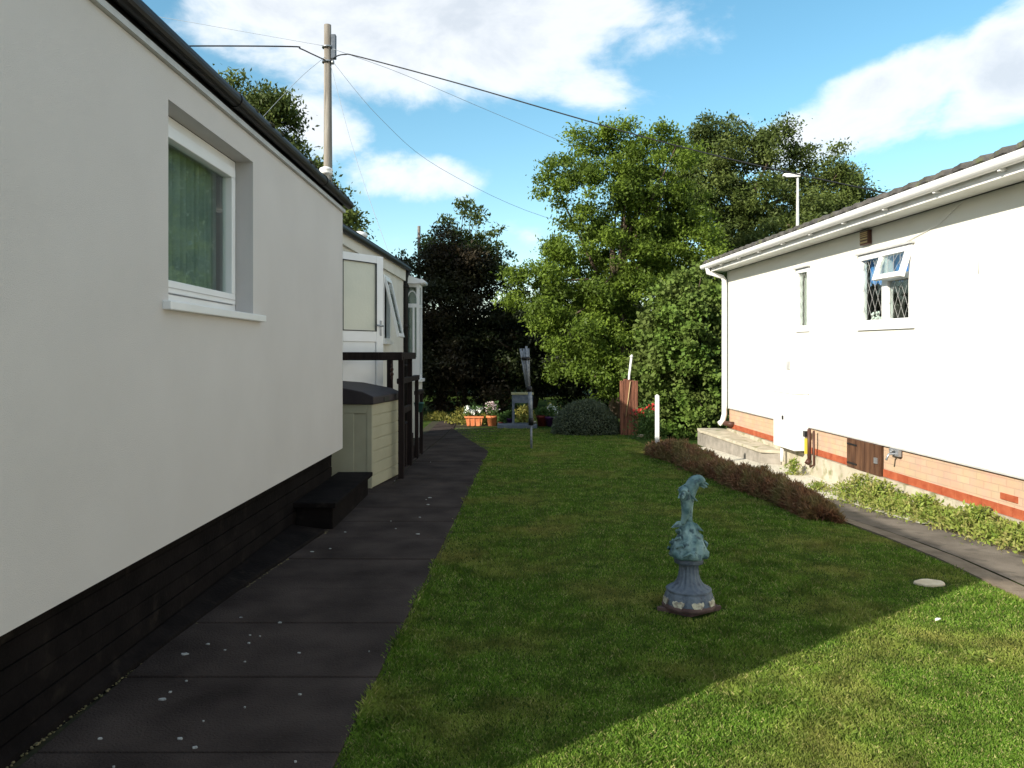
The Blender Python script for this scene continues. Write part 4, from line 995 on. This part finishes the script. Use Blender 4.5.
# clipped grey green bush
def dome_plant(name, c, r, n, m, label, lsize=.05, cat='bush'):
    t = thing(name, c, label, cat)
    d = unit(RNG.normal(size=(n, 3))); d[:, 2] = np.abs(d[:, 2])
    rr = 1-.25*RNG.random(n)**2+.03*np.sin(d[:, 0]*9)*np.sin(d[:, 1]*8+d[:, 2]*7)
    pos = np.array(c)+d*rr[:, None]*np.array(r)
    np_mesh('foliage', leaves(pos, lsize, .35, 0, d), 4, m, None, t)
    mb = MB(); mb.lathe([(r[0]*.86, 0), (r[0]*.84, r[2]*.35), (r[0]*.66, r[2]*.65), (r[0]*.35, r[2]*.83), (.01, r[2]*.88)], (0, 0, 0), 20)
    mb.v = [Vector((v.x+c[0], v.y*r[1]/r[0]+c[1], v.z+c[2])) for v in mb.v]
    mb.build('branches', 'leaf_dark', t)
    return t
dome_plant('clipped_bush', (1.62, 17.6, G(1.6, 17.6)), (.74, .7, .74), 14000, 'leaf_sage', 'low domed grey green bush beside the brown board')

# heather hedge between lawn and right path
hd = thing('heather_hedge', (2.8, 10, 0), 'russet heather hedge between the lawn and the right path', 'hedge')
n = 90000; y = 7.62+(12.7-7.62)*RNG.random(n)**1.2
cxh = 3.0-.135*(y-7.7)+.03*np.sin(y*3.1); wd = (.15+.11*np.clip((y-7.6)/1.2, 0, 1))*(.9+.16*np.sin(y*4.2+1)); hh = .25*(.88+.16*np.sin(y*2.3)+.08*np.sin(y*7.1))*np.clip((y-7.52)/.2, .5, 1)*(1-.035*(y-8))
a = RNG.random(n)*PI; rr = (1-.45*RNG.random(n)**2)
lump = 1+.16*np.sin(y*9+a*3)*np.sin(a*5+y*6)+.10*RNG.normal(size=n)
x = cxh+np.cos(a)*wd*rr*lump; z = np.sin(a)**.7*hh*rr*lump
zb = np.array([G(u, v) for u, v in zip(x, y)])
pos = np.stack([x, y, zb+z], 1)
out = np.stack([np.cos(a), 0*a, np.sin(a)], 1)
np_mesh('sprigs', leaves(pos, .06, .15, -.9, out*1.2), 4, 'leaf_heather', None, hd)
mb = MB(); vs = []; ys_ = [7.8+i*.3 for i in range(16)]
for yy in ys_:
    cx_ = 3.0-.135*(yy-7.7)+.03*math.sin(yy*3.1); w_ = .08+.1*min(1, (yy-7.7)/1.2)
    for k in range(7):
        an = PI*k/6; xx = cx_+math.cos(an)*w_; vs.append((xx, yy, G(xx, yy)+.16*math.sin(an)-.02))
mb.add(vs, [(j*7+i, j*7+i+1, (j+1)*7+i+1, (j+1)*7+i) for j in range(len(ys_)-1) for i in range(6)]); mb.build('woody_base', 'soil', hd)

# weeds along the brick base: one clump after the other
labs = ['leafy lime green weed clump in the bed at the right edge of the photo', 'broad lime weed clump just below the exposed red bricks', 'weed clump left of the black pot in the bed', 'dry tipped weed clump in the middle of the bed', 'rounded weed clump midway along the red tile course', 'tall yellowish weed clump past the middle of the bed', 'green weed clump a little right of the hatch', 'bushy weed clump at the lower corner of the brown hatch', 'small weed clump below the brown hatch', 'low straggling weeds left of the hatch at the gravel edge', 'small green weed under the meter cabinet pipe']
spots = [(4.33, 6.35, .33, .30), (4.30, 6.85, .34, .30), (4.30, 7.35, .30, .28), (4.32, 7.85, .28, .28), (4.30, 8.3, .27, .28), (4.28, 8.75, .30, .27), (4.28, 9.2, .33, .27), (4.26, 9.65, .36, .26), (4.22, 10.05, .20, .20), (4.12, 10.6, .12, .18), (4.26, 11.95, .26, .13)]
first = None
for i, ((x, y, h, s_), lb) in enumerate(zip(spots, labs)):
    if i < 6: h *= (.75, .5, .85, .6, .95, .7)[i]
    tuft_plant('weed_clump', (x-.05, y, G(x, y)), 1700 if s_ > .22 else 500, h*.95, s_*1.0, 'leaf_weed', lb, group='weeds along the brick base', lsize=.042, aspect=.42)
tuft_plant('weed_clump', (4.28, 5.85, 0), 1600, .20, .33, 'leaf_weed', 'large weed clump cut by the right edge of the photo', group='weeds along the brick base', lsize=.042, aspect=.42)
mb = MB(); mb.lathe([(.05, 0), (.07, .16), (.08, .16), (.08, .19), (.06, .19)], (4.42, 7.5, -.08), 14)
tag(mb.build('plant_pot', 'black_plastic'), 'small black pot among the weeds against the tile course', 'plant pot')

# ------------------------------------------------------------------ utility pole, wires, street lamp
up = thing('utility_pole', (-4.62, 20, -.15), 'tall weathered wooden utility pole behind the bungalow roofs', 'utility pole')
mb = MB(); mb.tube([(-4.62, 20, -.2), (-4.63, 20, 3), (-4.60, 20, 6), (-4.61, 20, 9.8)], [.13, .12, .108, .088], 14); mb.build('pole', 'pole_wood', up)
mb = MB(); mb.box(-4.51, -4.40, 19.93, 20.07, 8.95, 9.55); mb.build('junction_box', 'table_grey', up, bevel=.01)
mb = MB(); mb.lathe([(.14, 0), (.14, .04)], (-4.61, 20, 9.22), 14); mb.build('bracket', 'steel', up)
mb = MB(); mb.lathe([(.14, 0), (.14, .04)], (-4.61, 20, 8.85), 14); mb.lathe([(.03, 0), (.045, .05), (.02, .12)], (-4.47, 19.95, 8.8), 8); mb.build('bracket', 'steel', up)
def wire(pts, r, m, label):
    q = []
    P3 = [P(*p) for p in pts]
    for i in range(len(P3)-1):
        a, b, c_, d = P3[max(i-1, 0)], P3[i], P3[i+1], P3[min(i+2, len(P3)-1)]
        for k in range(6):
            t = k/6; q.append(.5*((2*b)+(c_-a)*t+(2*a-5*b+4*c_-d)*t*t+(3*b-a-3*c_+d)*t**3))
    q.append(P3[-1]); mb = MB(); mb.tube(q, r, 6)
    tag(mb.build('overhead_wire', m), label, 'wire')
wire([(329, 62, 19.85), (336, 56.5, 19.85), (345, 54.5, 19.85), (360, 57, 19.8), (455, 82.5, 19.3), (560, 113, 18.8), (655, 140, 18.4), (760, 166, 18.0), (905, 197, 17.6)], .015, 'wire', 'thick black cable sloping from the pole across the big trees')
wire([(325, 60, 19.85), (312, 54, 19.8), (300, 48.5, 19.7), (290, 46.5, 19.6), (190, 46, 18.5), (90, 47.5, 17.4)], .017, 'wire', 'black cable running level from the pole to the left')
wire([(325, 46, 19.85), (240, 31, 20.5), (160, 17, 21.2), (100, 8, 21.8)], .0055, 'thin_wire', 'thin grey wire rising from the pole towards the upper left')
wire([(333, 49, 19.9), (400, 73, 20.5), (480, 107, 21.6), (570, 145, 23)], .0055, 'thin_wire', 'thin wire just below the thick cable right of the pole')
wire([(333, 62, 19.9), (380, 118, 20.6), (440, 168, 22), (545, 217, 25), (660, 240, 27.5)], .0055, 'thin_wire', 'thin wire sagging across the cloud to the bright green tree')
wire([(325, 57, 19.9), (300, 78, 19.5), (262, 118, 19), (235, 150, 18.6)], .0055, 'thin_wire', 'faint short wire dropping left of the pole')
wire([(331, 66, 19.9), (349, 135, 18.3), (368, 195, 17), (392, 262, 15.6)], .0055, 'thin_wire', 'faint wire dropping from the pole to the further bungalow eave')

sy = 21.0; lx = (797.5-CX)/F*sy; lt = EYE+(HY-176)/F*sy
lamp = thing('street_lamp', (lx, sy, -.25), 'slim white street lamp rising behind the right roof in front of the trees', 'street lamp')
mb = MB(); mb.tube([(lx, sy, -.3), (lx, sy, 2.5), (lx, sy, lt-.02), (lx-.06, sy, lt)], [.06, .055, .034, .03], 10); mb.build('column', 'white_paint', lamp)
mb = MB(); mb.extr_y([(lx+.06, lt-.03), (lx+.06, lt+.06), (lx-.36, lt+.06), (lx-.38, lt+.0), (lx-.3, lt-.045)], sy-.06, sy+.06); mb.build('lamp_head', 'upvc_dirty', lamp, bevel=.01)

mb = MB(); mb.tube([P(419, 300, 26), P(419, 226, 26)], .05, 8); tag(mb.build('thin_post', 'pole_wood'), 'thin pale post half hidden in the top of the dark shrubbery', 'post')

# ------------------------------------------------------------------ trees
def B(px, py, Y, rx, rz=None, ry=None):
    rz = rx if rz is None else rz; s = Y/F; ry = (rx if ry is None else ry)
    c = P(px, py, Y); return ((c.x, c.y, c.z), (rx*s, ry*s, rz*s))
gz = lambda x, y: G(x, y)
# bright green tree beyond the lawn
Y = 21.5
tree('broadleaf_tree', (2.9, 22.3, gz(2.9, 22.3)), [B(588,190,Y,42,48), B(625,170,Y+.5,45,40), B(560,180,Y-.3,24,22), B(598,138,Y+.3,20,14), B(665,165,Y+.3,38,32), B(546,292,Y-.6,38,38), B(585,270,Y-.3,45,50), B(580,335,Y-.8,45,35), B(612,370,Y-1,36,30), B(640,290,Y,50,60), B(660,215,Y+.4,45,45), B(545,255,Y,20,18), B(600,290,Y+1.6,60,60), B(635,240,Y+1.6,50,50), B(690,265,Y+.6,38,45), B(640,340,Y,50,55), B(685,215,Y+.9,30,40), B(578,365,Y-1,24,22)],
     135000, .10, 'leaf_bright', 'bright green sunlit tree beyond the end of the lawn', trunk_r=.2, clump=.30, nclump=470, fill=.6)
# tall olive tree behind
Y = 27
tree('broadleaf_tree', (8.0, 28.5, -.25), [B(760,185,Y,55,55), B(712,170,Y,40,50), B(712,132,Y,20,20), B(768,146,Y,26,18), B(692,150,Y,22,26), B(736,128,Y,12,12), B(815,185,Y,42,40), B(845,205,Y,24,24), B(780,240,Y-1,60,50), B(700,240,Y,45,60), B(820,240,Y,50,50), B(745,300,Y-1,50,60), B(880,240,Y+1,45,30)],
     130000, .115, 'leaf_mid', 'tall olive green tree behind the roof of the right bungalow', trunk_r=.3, clump=.38, nclump=480, fill=.6)
# climber-covered shrub at the corner of the right bungalow
Y = 18.0
tree('climbing_shrub', (3.9, 18.3, -.2), [B(682,330,Y,40,48), B(672,385,Y,36,46), B(704,380,Y-.2,28,52), B(690,425,Y-.4,32,22), B(700,300,Y+.3,28,30), B(715,345,Y+.3,26,50)],
     42000, .10, 'leaf_ivy', 'glossy leaved climber mounded at the far corner of the right bungalow', cat='shrub', trunk_r=.1, clump=.22, nclump=300, aspect=.7, fill=.45)
# dark trees behind the further bungalow
Y = 25
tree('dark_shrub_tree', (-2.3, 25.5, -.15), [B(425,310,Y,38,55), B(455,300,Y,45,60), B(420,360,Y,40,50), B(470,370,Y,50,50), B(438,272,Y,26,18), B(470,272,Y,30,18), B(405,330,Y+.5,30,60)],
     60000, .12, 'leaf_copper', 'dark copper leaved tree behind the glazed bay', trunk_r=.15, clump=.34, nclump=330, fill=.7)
tree('sunlit_twig_top', (-1.6, 26.5, -.15), [B(455,246,26,30,16), B(480,250,26,20,14), B(466,205,26,6,8), B(445,218,26,8,10), B(430,240,26,13,14), B(495,232,26,7,8), B(488,250,26,17,12), B(478,218,26,6,10), B(500,270,26,24,16), B(412,262,26,14,14), B(455,258,26,40,16)],  # top of the copper tree; its sunlight is put into paler leaves
     11000, .12, 'leaf_mid', 'thin twiggy top of the dark copper tree against the sky, its sunlight put into paler leaves', trunk_r=.08, clump=.24, nclump=150, fill=.9, nbranch=80, top=(-1.6, 26.2, 4.6))
Y = 25.5
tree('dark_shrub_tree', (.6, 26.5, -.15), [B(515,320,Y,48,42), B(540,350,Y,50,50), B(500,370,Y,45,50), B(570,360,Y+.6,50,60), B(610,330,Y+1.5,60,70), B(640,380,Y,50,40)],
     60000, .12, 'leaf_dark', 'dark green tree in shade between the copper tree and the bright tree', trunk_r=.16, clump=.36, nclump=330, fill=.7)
# trees behind the near bungalow; the second, unseen, is added to cast shade
tree('broadleaf_tree', (-7.6, 22.5, -.15), [B(248,120,21.5,32,32), B(275,125,21.5,28,26), B(292,165,21.5,28,28), B(262,200,21.5,55,50), B(325,225,21.5,28,28), B(350,228,21,11,13), B(215,160,22,50,60), B(312,190,21.5,14,20)],
     60000, .125, 'leaf_mid', 'rounded green tree rising behind the near bungalow roof', trunk_r=.25, clump=.34, nclump=330, fill=.55)
tree('broadleaf_tree', (-10.5, 20.0, -.15), [((-10.5, 20, 4.6), (3.0, 3.0, 3.2)), ((-8.6, 19.2, 3.8), (2.2, 2.2, 2.4))],
     24000, .22, 'leaf_mid', 'wide dark green tree added out of sight behind the near bungalow for its shade', trunk_r=.25, clump=.45, nclump=240, fill=.6)
# far belt of scrub
n = 60000
x = RNG.uniform(-32, 34, n); y = 33+5*RNG.random(n); h = (3.4+.7*np.sin(x*.45)+.5*np.sin(x*1.3+2))*(1-.25*RNG.random(n))
z = h*RNG.random(n)**.7
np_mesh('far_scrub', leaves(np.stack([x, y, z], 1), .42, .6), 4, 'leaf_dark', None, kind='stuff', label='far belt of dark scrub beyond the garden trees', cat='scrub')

# ------------------------------------------------------------------ light, sky, camera
SUN_EL = R(25.9); sd = Vector((-.79*math.cos(SUN_EL), -.613*math.cos(SUN_EL), math.sin(SUN_EL))).normalized()   # towards the sun
sun = bpy.data.lights.new('sun', 'SUN'); sun.energy = 5.0; sun.angle = R(.53); sun.color = (1, .93, .80)
so = bpy.data.objects.new('sun', sun); col.objects.link(so); so.rotation_euler = sd.to_track_quat('Z', 'Y').to_euler(); so.location = (-20, -15, 20)
w = bpy.data.worlds.new('World'); sc.world = w; w.use_nodes = True; nt = w.node_tree
bg = nt.nodes['Background']; bg.inputs['Strength'].default_value = .125
sky = N(nt, 'ShaderNodeTexSky'); sky.sky_type = 'NISHITA'; sky.sun_disc = False
sky.sun_elevation = SUN_EL; sky.sun_rotation = math.atan2(sd.x, sd.y)
sky.air_density = 1.0; sky.dust_density = .6; sky.ozone_density = 1.0
tc = N(nt, 'ShaderNodeTexCoord'); sp = N(nt, 'ShaderNodeSeparateXYZ'); nt.links.new(tc.outputs['Generated'], sp.inputs[0])
def mth(op, a, b=None, clamp=False):
    m = N(nt, 'ShaderNodeMath', operation=op, use_clamp=clamp)
    for i, v in enumerate((a, b)):
        if v is None: continue
        if isinstance(v, (int, float)): m.inputs[i].default_value = v
        else: nt.links.new(v, m.inputs[i])
    return m.outputs[0]
az = mth('ARCTAN2', sp.outputs['X'], sp.outputs['Y']); el = mth('ARCSINE', sp.outputs['Z'])
cb = N(nt, 'ShaderNodeCombineXYZ'); nt.links.new(az, cb.inputs['X']); nt.links.new(mth('MULTIPLY', el, 1.8), cb.inputs['Y'])
nz = N(nt, 'ShaderNodeTexNoise'); nz.inputs['Scale'].default_value = 5.0; nz.inputs['Detail'].default_value = 10; nz.inputs['Roughness'].default_value = .60; nz.inputs['Distortion'].default_value = .25
nt.links.new(cb.outputs[0], nz.inputs['Vector'])
def ang(px, py):
    x, z = (px-CX)/F, (HY-py)/F; return math.atan2(x, 1), math.asin(z/math.sqrt(1+x*x+z*z))
def bank(px, py, rx, rz, tilt=0, amp=1):
    a0, e0 = ang(px, py); da = mth('SUBTRACT', az, a0); de = mth('SUBTRACT', el, e0)
    c_, s_ = math.cos(tilt), math.sin(tilt)
    u = mth('DIVIDE', mth('ADD', mth('MULTIPLY', da, c_), mth('MULTIPLY', de, s_)), rx/F)
    v = mth('DIVIDE', mth('SUBTRACT', mth('MULTIPLY', de, c_), mth('MULTIPLY', da, s_)), rz/F)
    r2 = mth('ADD', mth('MULTIPLY', u, u), mth('MULTIPLY', v, v))
    return mth('MULTIPLY', mth('SUBTRACT', 1, r2, True), amp)
banks = [bank(440, 25, 330, 100, 0, 1.0), bank(600, 85, 120, 45, R(-12), .7), bank(900, 95, 210, 52, R(20), .95), bank(410, 178, 110, 42, 0, .8), bank(315, 130, 80, 60, 0, .7), bank(1010, 60, 120, 70, R(15), 1.0), bank(590, 10, 150, 40, 0, .9), bank(510, 235, 90, 30, 0, .4), bank(720, 120, 100, 25, 0, .35), bank(380, 230, 120, 40, 0, .4), bank(930, 20, 70, 30, R(30), .3), bank(960, 180, 90, 18, 0, .35)]
s = banks[0]
for b_ in banks[1:]: s = mth('MAXIMUM', s, b_)
# out of view, noise cloud added to make the fill light less blue
n2 = N(nt, 'ShaderNodeTexNoise'); n2.inputs['Scale'].default_value = 1.6; n2.inputs['Detail'].default_value = 3; nt.links.new(cb.outputs[0], n2.inputs['Vector'])
out_ = mth('GREATER_THAN', mth('ABSOLUTE', az), .75)
far = mth('MULTIPLY', mth('MULTIPLY', mth('SUBTRACT', n2.outputs['Fac'], .36), 5, True), out_)
s = mth('MAXIMUM', s, far)
cov = mth('SUBTRACT', mth('ADD', mth('MULTIPLY', s, .62), nz.outputs['Fac']), .755)
den = N(nt, 'ShaderNodeMapRange', interpolation_type='SMOOTHSTEP'); den.inputs['From Min'].default_value = 0; den.inputs['From Max'].default_value = .27
nt.links.new(cov, den.inputs['Value'])
hs = N(nt, 'ShaderNodeHueSaturation'); hs.inputs['Saturation'].default_value = 1.22; hs.inputs['Hue'].default_value = .478; hs.inputs['Value'].default_value = 1.1; nt.links.new(sky.outputs[0], hs.inputs['Color'])
# cloud colour: bright tops, greyer thick parts
thick = N(nt, 'ShaderNodeMapRange'); thick.inputs['From Min'].default_value = .12; thick.inputs['From Max'].default_value = .42; nt.links.new(cov, thick.inputs['Value'])
cc = N(nt, 'ShaderNodeMix', data_type='RGBA'); cc.inputs['A'].default_value = (6.6, 6.65, 6.7, 1); cc.inputs['B'].default_value = (4.1, 4.4, 4.8, 1); nt.links.new(thick.outputs[0], cc.inputs['Factor'])
mx = N(nt, 'ShaderNodeMix', data_type='RGBA'); nt.links.new(mth('MULTIPLY', den.outputs[0], .92), mx.inputs['Factor']); nt.links.new(hs.outputs[0], mx.inputs['A']); nt.links.new(cc.outputs['Result'], mx.inputs['B'])
nt.links.new(mx.outputs['Result'], bg.inputs['Color'])

cam = bpy.data.cameras.new('camera'); co = bpy.data.objects.new('camera', cam); col.objects.link(co)
cam.sensor_width = 36; cam.lens = F/1024*36; cam.clip_end = 2000; cam.clip_start = .05
co.location = (0, 0, EYE); co.rotation_euler = (R(90), 0, 0); cam.shift_y = -29/1024
sc.camera = co
sc.view_settings.view_transform = 'Standard'; sc.view_settings.look = 'None'; sc.view_settings.exposure = .62; sc.view_settings.gamma = 1
sc.view_settings.use_curve_mapping = False
sc.cycles.max_bounces = 7; sc.cycles.transparent_max_bounces = 12
sc.cycles.use_denoising = True
